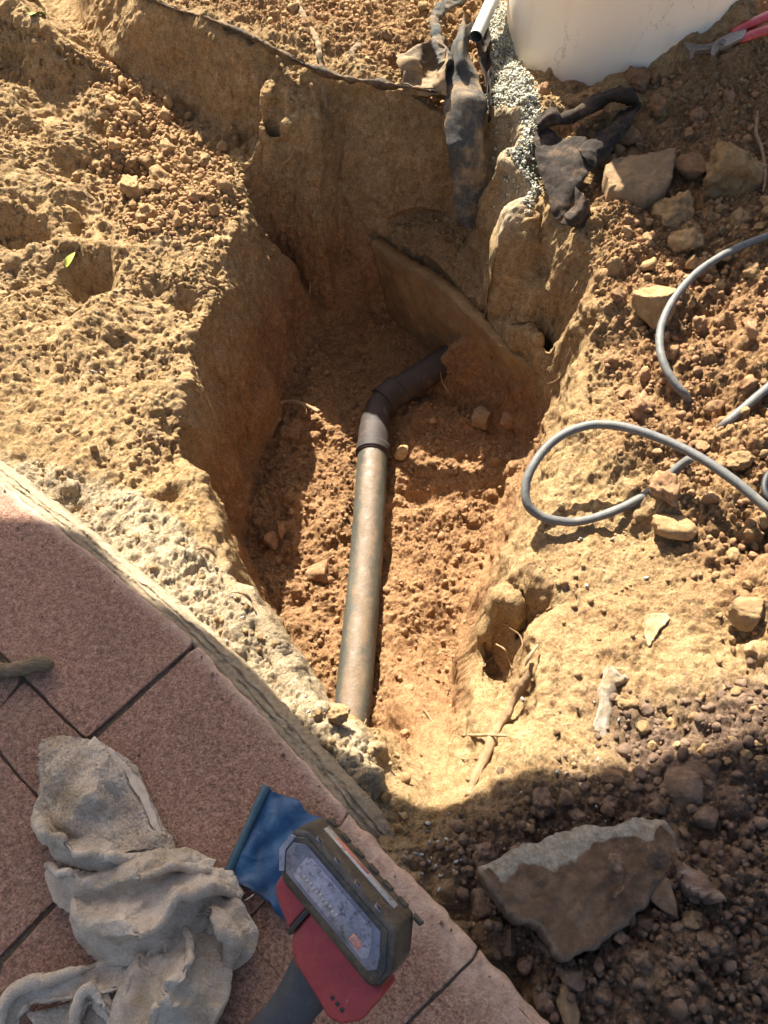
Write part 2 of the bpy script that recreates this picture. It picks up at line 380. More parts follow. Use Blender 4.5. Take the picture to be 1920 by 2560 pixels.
D = np.where(inner, D, np.clip(D, -.02, .02))
# displace along the surface normal so that walls get relief too
sx, sy = gx_/np.gradient(AX)[None, :], gy_/np.gradient(AY)[:, None]
nl = 1/np.sqrt(1+sx*sx+sy*sy)
ms = steep > .01
Pw = np.stack([GX[ms], GY[ms], GZ[ms]], -1)
big = np.zeros_like(GX)
v1 = vnoise(Pw, 7, 3, .5, 1); v2 = vnoise(Pw+.3*v1[:, None]*.02, 30, 4, .55, 2); v3 = vnoise(Pw*[1, 1, .5], 16, 3, .5, 3)
v4 = vnoise(Pw, 70, 3, .6, 6); v5 = 1-np.abs(vnoise(Pw, 18, 3, .6, 9))
big[ms] = steep[ms]*(v1*.009+np.clip(v3, -.3, 2)*.006+v2*.0040+np.abs(v4)*.0020+np.clip(v5-.75, 0, 1)*-.016)
T = D+big
nb = np.clip(nl, .25, 1)
VX, VY, VZ = GX-sx*nl*T, GY-sy*nl*T, GZ+nl*T
# ground mesh from the displaced grid
me = mesh_np('ground', np.stack([VX, VY, VZ], -1).reshape(-1, 3), grid_faces(NX, NY))
def add_attr(me, name, arr):
    a = me.attributes.new(name, 'FLOAT', 'POINT'); a.data.foreach_set('value', np.ascontiguousarray(arr, np.float32).ravel())
nz = up(spectral(2.2, .01, .3, 9, (NYu, NXu)))
red = np.clip(pit*1.1+.75*rubble2+.35*hard+.55*topr+.12*nz, 0, 1)
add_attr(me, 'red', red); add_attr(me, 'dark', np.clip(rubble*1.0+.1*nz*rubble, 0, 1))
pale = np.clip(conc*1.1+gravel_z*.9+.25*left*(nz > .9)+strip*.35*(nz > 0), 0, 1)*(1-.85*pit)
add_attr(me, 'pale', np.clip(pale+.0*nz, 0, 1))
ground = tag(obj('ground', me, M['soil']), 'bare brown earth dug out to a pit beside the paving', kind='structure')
TOP = VZ
def hz(x, y):
    """height of the ground at x, y"""
    i = np.clip(np.searchsorted(AX, x)-1, 0, NX-2); j = np.clip(np.searchsorted(AY, y)-1, 0, NY-2)
    fx = np.clip((x-AX[i])/(AX[i+1]-AX[i]), 0, 1); fy = np.clip((y-AY[j])/(AY[j+1]-AY[j]), 0, 1)
    return (TOP[j, i]*(1-fx)+TOP[j, i+1]*fx)*(1-fy)+(TOP[j+1, i]*(1-fx)+TOP[j+1, i+1]*fx)*fy
def hit(px, py, lift=0.0):
    """first point of the ground along the sight line through a photograph position"""
    u, v = (px-960)/FPX, (py-1280)/FPX
    d = Vector((u, _c-v*_s, -_s-v*_c)); t = 0.3
    while t < 6:
        p = Vector((0, 0, CAM_H))+d*t
        if p.z <= hz(p.x, p.y)+lift: break
        t += 0.003
    return p

# ------------------------------------------------------------------ added shade caster overhead, out of view
CASTER_Z = 1.55
def add_shade_caster():
    edge = [(-900, 1150, -.02), (-300, 1250, 0), (0, 1290, 0), (215, 1300, 0), (345, 1465, 0), (520, 1575, -.02), (600, 1660, -.04), (700, 1740, -.04), (820, 1850, -.04), (905, 1910, -.05), (960, 1955, -.06), (1040, 1990, -.1), (1150, 1990, -.09),
            (1260, 1965, -.08), (1400, 1955, -.07), (1540, 1945, -.06), (1640, 1900, -.04), (1760, 1875, -.03), (1920, 1878, -.02), (2300, 1860, 0), (2900, 1800, 0)]
    P = []
    for x, y, z in edge:
        p = at(x, y, z); P.append(p+sdir*((CASTER_Z-z)/sdir.z))  # added unseen sheet: its outline is the shadow border carried up towards the sun
    n = len(P); bm = bmesh.new()
    back = [Vector((p.x, P[0].y*0-.55+CASTER_Z/math.tan(SUN_EL)*.9, CASTER_Z+.25)) for p in P]
    rows = []
    for dz in (0, .004):
        rows.append([bm.verts.new((p.x, p.y, p.z+dz)) for p in P]); rows.append([bm.verts.new((p.x, p.y, p.z+dz)) for p in back])
    a, b, c, d = rows
    for i in range(n-1):
        bm.faces.new((a[i], a[i+1], b[i+1], b[i])); bm.faces.new((c[i], d[i], d[i+1], c[i+1]))
        bm.faces.new((a[i], c[i], c[i+1], a[i+1])); bm.faces.new((b[i], b[i+1], d[i+1], d[i]))
    bm.faces.new((a[0], b[0], d[0], c[0])); bm.faces.new((a[-1], c[-1], d[-1], b[-1]))
    m = NT('shade_caster_sheet').local(); mm = m.done((.55, .5, .42), .9)
    o = bm_obj('shade_caster', bm, mm, smooth=False)
    tag(o, 'unseen beige sheet added overhead, its edge shaped to cast the near shadow', 'shade_caster')
add_shade_caster()

# ------------------------------------------------------------------ shape builders
def spline(P, n):
    """Catmull-Rom through rows of numbers, n samples"""
    P = np.asarray(P, float); m = len(P)
    Q = np.vstack([2*P[0]-P[1], P, 2*P[-1]-P[-2]])
    t = np.linspace(0, m-1-1e-6, n); i = t.astype(int); f = (t-i)[:, None]
    a, b, c, d = Q[i], Q[i+1], Q[i+2], Q[i+3]
    return .5*(2*b+(c-a)*f+(2*a-5*b+4*c-d)*f*f+(3*b-a-3*c+d)*f**3)
def tube_arrays(P, R, n=60, seg=14, flat=None, cap=True, jitter=0, seed=0, twist=0, folds=0, lobes=5, up=(0, 0, 1)):
    """swept tube; P centre points, R radii (or (width, height) pairs)"""
    P = spline(P, n); R = np.asarray(R, float)
    if R.ndim == 1: R = np.stack([R, R], 1)
    R = np.maximum(spline(R, n), 1e-5)
    T = np.gradient(P, axis=0); T /= np.linalg.norm(T, axis=1)[:, None]
    U = np.tile(np.array(up, float), (n, 1)); S = np.cross(T, U); bad = np.linalg.norm(S, axis=1) < .05
    S[bad] = np.cross(T[bad], [1, 0, 0]); S /= np.linalg.norm(S, axis=1)[:, None]; U = np.cross(S, T)
    th = np.linspace(0, 2*np.pi, seg, endpoint=False)
    a = th[None, :]+np.linspace(0, twist, n)[:, None]*0
    rr = np.ones((n, seg))
    if folds:
        ph = np.linspace(0, twist, n)[:, None]
        rr += folds*(np.abs(np.sin((th[None, :]*lobes+ph)/2))-.6)
    V_ = P[:, None]+S[:, None]*(np.cos(th)[None, :, None]*(R[:, 0:1, None]*rr[..., None]))+U[:, None]*(np.sin(th)[None, :, None]*(R[:, 1:2, None]*rr[..., None]))
    V_ = V_.reshape(-1, 3)
    if jitter:
        d = V_-np.repeat(P, seg, 0); L = np.linalg.norm(d, axis=1)[:, None]+1e-9
        V_ = V_+d/L*(vnoise(V_, 60, 4, .55, seed)*jitter)[:, None]
    F = grid_faces(seg, n, True)
    if cap:
        c0, c1 = len(V_), len(V_)+1
        V_ = np.vstack([V_, P[0], P[-1]])
        k = np.arange(seg); k2 = (k+1) % seg; e0 = (n-1)*seg
        F = np.vstack([F, np.stack([k2, k, np.full(seg, c0), np.full(seg, c0)], 1), np.stack([e0+k, e0+k2, np.full(seg, c1), np.full(seg, c1)], 1)])
    return V_, F
def arrays_obj(name, VF, mat, parent=None, smooth=True):
    if isinstance(VF, tuple): VF = [VF]
    vs_, fs, off = [], [], 0
    for v, f in VF: vs_ += [tuple(p) for p in v]; fs += [tuple(dict.fromkeys(int(a)+off for a in q)) for q in f]; off += len(v)
    me = bpy.data.meshes.new(name); me.from_pydata(vs_, [], fs); me.update()
    if smooth:
        for p in me.polygons: p.use_smooth = True
    return obj(name, me, mat, parent)
def tube(name, P, R, mat, parent=None, **k): return arrays_obj(name, tube_arrays([tuple(p) for p in P], R, **k), mat, parent)
def sheet_arrays(rows, nu=60, nv=30, thick=.0015, wr=.003, scale=25, seed=0, fine=0):
    """cloth through rows of points, wrinkled, with thickness"""
    A = np.array([[tuple(p) for p in r] for r in rows])               # rows x cols x 3
    B = np.stack([spline(A[i], nu) for i in range(len(A))])            # rows x nu x 3
    C = np.stack([spline(B[:, j], nv) for j in range(nu)], 1)          # nv x nu x 3
    du = np.gradient(C, axis=1); dv = np.gradient(C, axis=0); N = np.cross(du, dv); N /= np.linalg.norm(N, axis=2)[..., None]+1e-9
    if N[..., 2].mean() < 0: N = -N
    Q = C.reshape(-1, 3); w = vnoise(Q, scale, 3, .5, seed)*wr
    w = w+ (1-np.abs(vnoise(Q, scale*.7, 2, .5, seed+7)))**4*wr*.8
    if fine: w = w+vnoise(Q, 300, 2, .6, seed+3)*fine
    edge = (vnoise(Q, 40, 2, .5, seed+5)*.004)
    Q = Q+N.reshape(-1, 3)*w[:, None]
    g = Q.reshape(nv, nu, 3)
    for ax, sl, inn in ((0, 0, 1), (0, -1, -2)):
        d = g[sl]-g[inn]; L = np.linalg.norm(d, axis=1)[:, None]+1e-9; g[sl] += d/L*edge.reshape(nv, nu)[sl][:, None]
    for sl, inn in ((0, 1), (-1, -2)):
        d = g[:, sl]-g[:, inn]; L = np.linalg.norm(d, axis=1)[:, None]+1e-9; g[:, sl] += d/L*edge.reshape(nv, nu)[:, sl][:, None]
    Q = g.reshape(-1, 3); Q2 = Q-N.reshape(-1, 3)*thick; m = nu*nv
    f = grid_faces(nu, nv); f2 = f[:, ::-1]+m
    b = np.concatenate([np.arange(nu), np.arange(1, nv)*nu+nu-1, np.arange(nu-2, -1, -1)+(nv-1)*nu, np.arange(nv-2, 0, -1)*nu])
    b2 = np.roll(b, -1); side = np.stack([b, b2, b2+m, b+m], 1)
    return np.vstack([Q, Q2]), np.vstack([f, f2, side[:, ::-1]])
def G(px, py, lift=0.0): return hit(px, py, lift)

# ------------------------------------------------------------------ more materials
def m_stone(name, c0, c1, c2, dust=None, stretch=None, sc=60, bd=.007):
    n = NT(name)
    if stretch: n.local()
    c = n.ramp(n.noise(sc, 8, 0.72, stretch=stretch), [(0.3, c0), (0.5, c1), (0.72, c2)])
    v = n.ramp(n.rand(), [(0, .80), (1, 1.15)]); c = n.mix(1.0, c, v, 'MULTIPLY')
    if dust:
        c = n.mix(n.ramp(n.noise(35, 7, .7), [(.42, 0.0), (.62, .9)]), c, dust)
    b = n.bump(n.noise(130, 10, .8), bd, 1.0); b = n.bump(n.noise(600, 4, .75), bd*.2, 1.0, b)
    return n.done(c, .95, b, spec=.08)
M['clod_tan'] = m_stone('dry_clod', (.28, .168, .078), (.42, .27, .132), (.55, .385, .20))
M['clod_red'] = m_stone('red_clod', (.24, .13, .066), (.38, .22, .115), (.50, .31, .175))
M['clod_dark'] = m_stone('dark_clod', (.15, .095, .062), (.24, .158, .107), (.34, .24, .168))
M['sandstone'] = m_stone('sandstone', (.27, .17, .092), (.39, .265, .15), (.50, .365, .23), dust=(.33, .215, .12))
M['grey_rock'] = m_stone('grey_rock', (.27, .24, .19), (.42, .385, .31), (.58, .54, .44), dust=(.42, .29, .16))
M['chip'] = m_stone('gravel_chip', (.27, .265, .21), (.38, .37, .295), (.52, .49, .40), sc=40, bd=.001)
M['blue_chip'] = m_stone('blue_chip', (.17, .18, .185), (.28, .29, .285), (.42, .42, .39), sc=40, bd=.001)
M['wood'] = m_stone('dry_wood', (.22, .15, .085), (.38, .27, .165), (.55, .42, .28), stretch=(1, 6, 6))
M['root'] = m_stone('root', (.30, .19, .10), (.44, .29, .16), (.56, .41, .25))

# ------------------------------------------------------------------ stones and clods
def ico(sub):
    bm = bmesh.new(); bmesh.ops.create_icosphere(bm, subdivisions=sub, radius=1)
    v = np.array([q.co[:] for q in bm.verts]); f = np.array([[q.index for q in g.verts] for g in bm.faces]); bm.free(); return v, f
ICO = {k: ico(k) for k in (1, 2, 3, 4)}
def rock_mesh(name, seed, sub=3, kind='clod', mat=None, dims=(1, 1, 1)):
    v, f = ICO[sub]; v = v.copy(); r = np.random.RandomState(seed)
    cuts, lo, hi = {'clod': (10, .55, .9), 'rock': (13, .45, .85), 'chip': (9, .3, .75)}[kind]
    for _ in range(cuts):
        n = r.randn(3); n /= np.linalg.norm(n); d = r.uniform(lo, hi)
        t = v@n-d; v -= np.clip(t, 0, None)[:, None]*n*(.93 if kind != 'clod' else .8)
    nn = v/np.linalg.norm(v, axis=1)[:, None]
    v = v*np.array(dims)
    if kind == 'clod':
        v += nn*(vnoise(v+seed, 1.6, 3, .6, seed)*.16)[:, None]
        v += nn*(np.abs(vnoise(v+seed, 4.5, 3, .6, seed+1))*.13-.06)[:, None]
    elif kind == 'rock':
        v += nn*(vnoise(v+seed, 1.3, 2, .5, seed)*.06+vnoise(v+seed, 5, 4, .6, seed+1)*.035)[:, None]
    else: v *= [1, .8, .5]
    me = mesh_np(name, v, f, smooth=kind != 'chip'); 
    if mat: me.materials.append(mat)
    return me
CL = {m: [rock_mesh('soil_clod', 10+i, 3, 'rock' if i % 2 else 'clod', M[m]) for i in range(9)] for m in ('clod_tan', 'clod_red', 'clod_dark')}
def place(o, p, r, scl=(1, 1, 1), sink=.3, tiltmax=3.14):
    o.rotation_euler = (rnd.uniform(-tiltmax, tiltmax), rnd.uniform(-tiltmax, tiltmax), rnd.uniform(0, 6.28)) if tiltmax > 1 else (rnd.uniform(-tiltmax, tiltmax), rnd.uniform(-tiltmax, tiltmax), rnd.uniform(0, 6.28))
    o.scale = (r*scl[0], r*scl[1], r*scl[2]); o.location = (p.x, p.y, p.z+r*min(scl)*(1-2*sink))
def px_m(px, py, z):
    v = (py-1280)/FPX; return (CAM_H-z)/(_s+v*_c)/FPX      # metres for one photograph pixel there
# named stones: px, py, width px, height px, kind, material, label
STONES = [
 (1728, 415, 96, 88, 'rock', 'clod_red', 'rounded brown stone between the flat shaded stone and the pale sunlit boulder'),
 (1832, 437, 165, 128, 'clod', 'clod_tan', 'big pale crumbly boulder in the sun at the right edge above the cable'),
 (1684, 530, 100, 105, 'clod', 'clod_tan', 'round lumpy clod in the sun just below the flat shaded stone'),
 (1716, 608, 90, 66, 'clod', 'clod_tan', 'oblong clod in the sun between the round lumpy clod and the upper cable arc'),
 (1594, 200, 66, 66, 'clod', 'clod_red', 'cracked brown clod in the shade directly under the white tank'),
 (1632, 188, 32, 52, 'clod', 'clod_red', 'narrow splinter of clod beside the cracked clod under the tank'),
 (1498, 290, 50, 46, 'clod', 'clod_red', 'reddish clod lying inside the arch of the torn fabric, upper one of two'),
 (1451, 331, 46, 46, 'clod', 'clod_red', 'reddish clod lying inside the arch of the torn fabric, lower one of two'),
 (1638, 270, 58, 58, 'clod', 'clod_red', 'large dull clod right of the tip of the torn fabric arch'),
 (1745, 295, 48, 52, 'clod', 'clod_red', 'round clod in the shade near the right end of the tank shadow'),
 (1573, 340, 60, 48, 'clod', 'clod_red', 'clod at the right edge of the torn fabric, above the largest flat stone'),
 (1633, 762, 104, 84, 'rock', 'clod_tan', 'blocky tan stone just inside the upper cable arc on its left'),
 (1664, 1220, 82, 96, 'clod', 'clod_red', 'brown clod resting on the lower run of the cable loop'),
 (1852, 1152, 80, 44, 'clod', 'clod_tan', 'smooth oval clod beside the cable near the right edge'),
 (1604, 1016, 66, 56, 'clod', 'clod_red', 'knobbly clod just above the top of the cable loop'),
 (1210, 1045, 64, 58, 'rock', 'sandstone', 'angular stone in the dark at the foot of the leaning slab'),
 (1268, 1048, 50, 40, 'rock', 'clod_red', 'second angular stone in the dark under the right end of the slab'),
 (1868, 1530, 108, 76, 'rock', 'clod_tan', 'smooth rounded tan stone at the right edge, level with the root hollow'),
 (1568, 1755, 62, 44, 'clod', 'clod_tan', 'oval clod casting a dark shadow right of the pale upright stone'),
 (1676, 1325, 120, 62, 'rock', 'clod_tan', 'flat wide stone under the cable loop on the right'),
 (796, 1428, 60, 58, 'rock', 'clod_red', 'rounded stone on the pit floor left of the pipe'),
 (700, 1325, 30, 44, 'rock', 'clod_red', 'upper of two small blocks on the left edge of the pit floor'),
 (676, 1352, 40, 40, 'rock', 'clod_red', 'lower of two small blocks on the left edge of the pit floor'),
 (1004, 1130, 32, 38, 'rock', 'clod_tan', 'light pebble against the right side of the pipe collar'),
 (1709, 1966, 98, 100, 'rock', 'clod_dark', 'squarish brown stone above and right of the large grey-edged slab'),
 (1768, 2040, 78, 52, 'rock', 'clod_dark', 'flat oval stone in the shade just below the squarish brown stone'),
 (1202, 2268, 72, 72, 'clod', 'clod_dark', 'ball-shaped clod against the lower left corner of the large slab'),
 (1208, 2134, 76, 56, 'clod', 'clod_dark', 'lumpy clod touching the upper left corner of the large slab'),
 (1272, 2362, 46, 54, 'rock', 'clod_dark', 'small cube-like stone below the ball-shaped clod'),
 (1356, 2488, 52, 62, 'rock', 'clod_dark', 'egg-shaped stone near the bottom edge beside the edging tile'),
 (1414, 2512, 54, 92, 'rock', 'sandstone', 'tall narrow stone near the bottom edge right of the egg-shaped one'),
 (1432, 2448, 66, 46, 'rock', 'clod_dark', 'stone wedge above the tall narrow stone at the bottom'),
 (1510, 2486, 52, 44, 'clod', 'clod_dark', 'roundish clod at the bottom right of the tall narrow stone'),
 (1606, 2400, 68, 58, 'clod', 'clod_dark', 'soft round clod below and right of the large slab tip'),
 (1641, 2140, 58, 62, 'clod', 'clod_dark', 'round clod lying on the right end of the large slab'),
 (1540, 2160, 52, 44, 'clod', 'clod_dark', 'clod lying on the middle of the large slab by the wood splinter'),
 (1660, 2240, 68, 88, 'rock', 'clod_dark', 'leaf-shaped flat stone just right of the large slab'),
 (1731, 2300, 50, 40, 'rock', 'sandstone', 'light wedge-shaped pebble below the striped stone'),
 (1362, 2008, 64, 68, 'clod', 'clod_dark', 'brown clod at the shadow edge above the left half of the large slab'),
 (1412, 1998, 42, 46, 'rock', 'clod_dark', 'smaller clod right beside the brown clod at the shadow edge'),
 (1532, 1950, 68, 42, 'rock', 'clod_red', 'flat clod at the shadow edge above the middle of the large slab'),
 (329, 472, 64, 68, 'clod', 'clod_tan', 'largest pale clod at the lower left of the heap on the left bank'),
 (402, 452, 70, 52, 'clod', 'clod_tan', 'wide pale clod right beside the largest one in the left heap'),
 (366, 535, 56, 54, 'clod', 'clod_tan', 'round pale clod below the heap on the left bank'),
 (512, 402, 34, 36, 'clod', 'clod_tan', 'round clod at the right edge of the heap on the left bank'),
 (498, 352, 38, 40, 'clod', 'clod_tan', 'clod at the upper right edge of the heap on the left bank'),
 (1230, 1500+150, 1, 1, None, None, None),
 (1440, 2160-120, 44, 32, 'rock', 'clod_dark', 'small clod resting above the top edge of the large slab'),
 (848, 1785, 58, 44, 'clod', 'clod_tan', 'pale lump of mortar overhanging the near end of the pipe'),
]
occupied = []
for k, (x, y, w, h, kind, mat, lab) in enumerate(STONES):
    if kind is None: continue
    if 'lying on the' in lab and 'slab' in lab: p = at(x, y, .028)
    elif 'overhanging' in lab: p = at(x, y, -.05)
    elif 'cable loop' in lab and 'resting' in lab: p = at(x, y, -.05)
    else: p = hit(x, y)
    m = px_m(x, y, p.z); rx = w*m/2*1.06; ry = h*m/2/.86*1.06; rz = min(rx, ry)*.95
    me = rock_mesh('stone' if kind == 'rock' else 'soil_clod', 300+k, 4, kind, M[mat])
    o = link(bpy.data.objects.new('stone' if kind == 'rock' else 'soil_clod', me))
    cmax = np.abs(np.array([q.co[:] for q in me.vertices])).max(0)
    o.scale = (rx/cmax[0], ry/cmax[1], rz/cmax[2]); o.rotation_euler = (rnd.uniform(-.15, .15), rnd.uniform(-.15, .15), rnd.uniform(-.3, .3))
    sight = (p-Vector((0, 0, CAM_H))).normalized(); o.location = p-sight*rz*.42
    tag(o, lab, 'stone' if kind == 'rock' else 'clod'); occupied.append((p.x, p.y, max(rx, ry)))

ZONES = [  # outline, z, number, size range (photo px), material, group, label
 ([(240, 150), (420, 240), (560, 360), (600, 480), (560, 540), (330, 600), (270, 480), (270, 300)], -.14, 60, (18, 46), 'clod_tan', 'dry clods heaped on the left bank', 'dry tan clod in the crumbly heap on the left bank'),
 ([(-60, -80), (150, -80), (130, 60), (60, 110), (-60, 110)], -.01, 9, (24, 46), 'clod_tan', 'clods in the top left corner', 'dry clod in the top left corner heap by the leaf'),
 ([(640, -80), (1080, -80), (1060, 90), (1000, 130), (850, 110), (640, 20)], .01, 24, (16, 38), 'clod_tan', 'clods behind the fabric edge', 'dry clod on the ledge above the fabric edge'),
 ([(1340, 215), (1500, 215), (1800, 120), (1840, 220), (1700, 400), (1600, 380), (1400, 420)], 0, 20, (20, 50), 'clod_red', 'clods in the shade of the tank', 'brown clod in the shadow of the white tank'),
 ([(1560, 520), (1960, 460), (1960, 720), (1500, 720)], -.02, 26, (26, 62), 'clod_tan', 'clods below the big boulders', 'tan clod in the sun below the boulders on the right'),
 ([(1520, 720), (1960, 720), (1960, 1300), (1760, 1250), (1560, 1020)], -.05, 28, (22, 56), 'clod_red', 'clods round the cables', 'reddish clod lying near the grey cables on the right'),
 ([(1800, 1300), (1960, 1280), (1960, 1700), (1820, 1650)], -.03, 12, (20, 46), 'clod_tan', 'clods along the right edge', 'tan clod near the right edge below the cable loop'),
 ([(1560, 1740), (1960, 1700), (1960, 1900), (1580, 1920)], -.04, 22, (18, 46), 'clod_tan', 'sunlit clods above the shadow edge', 'sunlit clod just above the shadow edge at lower right'),
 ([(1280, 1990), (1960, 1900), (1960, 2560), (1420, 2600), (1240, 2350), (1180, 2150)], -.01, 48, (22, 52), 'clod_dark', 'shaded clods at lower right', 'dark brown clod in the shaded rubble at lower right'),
 ([(700, 1300), (1180, 1250), (1140, 1600), (950, 1960), (700, 1650)], -.58, 22, (14, 32), 'clod_red', 'clods on the pit floor', 'reddish clod on the sunlit floor of the pit'),
]
def in_poly(pp, x, y):
    c = False
    for i in range(len(pp)):
        (x1, y1), (x2, y2) = pp[i], pp[i-1]
        if (y1 > y) != (y2 > y) and x < (x2-x1)*(y-y1)/(y2-y1)+x1: c = not c
    return c
n_ind = 0
MARKS = [(95, 35, 'the green leaf in the top left corner'), (175, 650, 'the yellow green leaf on the left bank'), (329, 472, 'the largest pale clod of the left heap'), (300, 250, 'the narrow top of the left heap'), (400, 330, 'the middle of the left heap'), (366, 535, 'the round clod below the left heap'), (500, 380, 'the right edge of the left heap'),
         (560, 440, 'the lower right tip of the left heap'), (270, 360, 'the left side of the left heap'), (720, 230, 'the sunlit outcrop under the fabric edge'), (790, 140, 'the lowest point of the upper fabric edge'), (700, 60, 'the bare mound behind the fabric edge'), (900, 60, 'the ledge above the fabric edge'), (1040, 160, 'the crumpled fabric flap'), (1120, 60, 'the twisted fabric strand'), (1215, 20, 'the white conduit'),
         (1290, 250, 'the pale gravel strip'), (1410, 205, 'the foot of the white tank'), (1560, 170, 'the right foot of the white tank'), (1740, 130, 'the jaws of the red pliers'), (1600, 255, 'the tip of the fabric arch'), (1530, 330, 'the long flap of torn fabric'), (1600, 452, 'the largest flat shaded stone'), (1728, 415, 'the rounded brown stone'), (1832, 437, 'the big pale boulder'), (1684, 530, 'the round lumpy sunlit clod'), (1480, 520, 'the torn lower corner of the fabric'),
         (1716, 608, 'the oblong sunlit clod'), (1880, 600, 'the cable where it enters at the right'), (1700, 735, 'the shoulder of the upper cable arc'), (1633, 762, 'the blocky tan stone by the cable'), (1655, 880, 'the left side of the upper cable arc'), (1715, 990, 'the buried end of the upper cable arc'), (1840, 1030, 'the short cable run at the right'), (1604, 1016, 'the knobbly clod above the cable loop'), (1480, 1060, 'the top of the cable loop'), (1664, 1220, 'the clod resting on the cable loop'),
         (1852, 1152, 'the smooth oval clod at the right'), (1676, 1325, 'the flat wide stone under the cable loop'), (1868, 1530, 'the smooth tan stone at the right edge'), (1900, 1350, 'the right edge below the cable'), (1568, 1755, 'the oval clod with the dark shadow'), (1530, 1780, 'the pale upright stone'), (1709, 1966, 'the squarish brown stone'), (1768, 2040, 'the flat oval stone'), (1202, 2268, 'the ball-shaped clod by the slab'), (1450, 2060, 'the pale top edge of the large slab'), (1690, 2090, 'the right end of the large slab'),
         (1430, 2400, 'the lower tip of the large slab'), (1750, 2200, 'the striped stone'), (1606, 2400, 'the soft round clod at lower right'), (1414, 2510, 'the tall narrow stone at the bottom'), (1300, 2420, 'the end of the edging tile'), (1850, 2350, 'the right edge at the bottom'), (1800, 2500, 'the bottom right corner'), (1650, 2500, 'the bottom edge at the right'), (1880, 2100, 'the right edge in the shade'), (1750, 1850, 'the sunlit rubble at the shadow edge'), (1880, 1790, 'the sunlit rubble at the right edge'),
         (796, 1428, 'the rounded stone left of the pipe'), (930, 1110, 'the pipe collar'), (885, 1700, 'the near end of the pipe'), (690, 1335, 'the two small blocks on the pit floor'), (1060, 1240, 'the middle of the pit floor'), (1150, 1500, 'the foot of the right pit wall'), (1010, 1850, 'the near end of the pit'), (960, 1450, 'the right side of the pipe'), (700, 1560, 'the left foot of the pit wall')]
used_labels = {}
def describe(x, y, size, mat):
    near = sorted(MARKS, key=lambda m: (m[0]-x)**2+(m[1]-y)**2)
    sz = 'small' if size < 24 else 'medium-sized' if size < 34 else 'large'
    col = {'clod_tan': 'tan', 'clod_red': 'reddish', 'clod_dark': 'dark brown'}[mat]
    for kk in range(14):
        m = near[kk]; dx, dy = x-m[0], y-m[1]; d = math.hypot(dx, dy)
        side = ('right of' if dx > 0 else 'left of') if abs(dx) > abs(dy)*2 else ('below' if dy > 0 else 'above') if abs(dy) > abs(dx)*2 else ('below and ' if dy > 0 else 'above and ')+('right of' if dx > 0 else 'left of')
        far = 'close ' if d < 45 else ''
        lb = f"{sz} {col} clod {far}{side} {m[2]}"
        if lb not in used_labels and len(lb.split()) <= 16: used_labels[lb] = 1; return lb
    return f"{sz} {col} clod {side} {m[2]}"
SLAB = [(1197, 2169), (1230, 2148), (1261, 2134), (1310, 2108), (1365, 2088), (1420, 2070), (1469, 2059), (1505, 2060), (1539, 2056), (1570, 2043), (1597, 2036), (1649, 2036), (1672, 2058), (1700, 2100), (1712, 2140),
        (1660, 2210), (1610, 2270), (1560, 2330), (1498, 2366), (1460, 2390), (1423, 2403), (1388, 2383), (1370, 2350), (1348, 2319), (1307, 2311), (1267, 2290), (1245, 2258), (1232, 2232), (1209, 2192)]
for pp, z, num, (s0, s1), mat, grp, lab in ZONES:
    xs = [q[0] for q in pp]; ys = [q[1] for q in pp]; k = tries = 0
    sizes = sorted([s0+(s1-s0)*rnd.random()**1.5 for _ in range(num)], reverse=True)
    while k < num and tries < 4000:
        tries += 1
        x, y = rnd.uniform(min(xs), max(xs)), rnd.uniform(min(ys), max(ys))
        if not in_poly(pp, x, y): continue
        p = hit(x, y); r = sizes[k]*px_m(x, y, p.z)/2
        if in_poly(SLAB, x, y) and y < 2300 and r > .006: continue
        if any((p.x-a)**2+(p.y-b)**2 < (c+r)**2*.8 for a, b, c in occupied): continue
        if abs(x-(955-(y-1150)*.08)) < 55 and pp is ZONES[-1][0]: continue
        o = link(bpy.data.objects.new('soil_clod', CL[mat][rnd.randrange(9)]))
        place(o, p, r, (1, rnd.uniform(.75, 1), rnd.uniform(.6, .9)), .22)
        tag(o, describe(x, y, sizes[k], mat), 'clod', grp); occupied.append((p.x, p.y, r)); k += 1; n_ind += 1

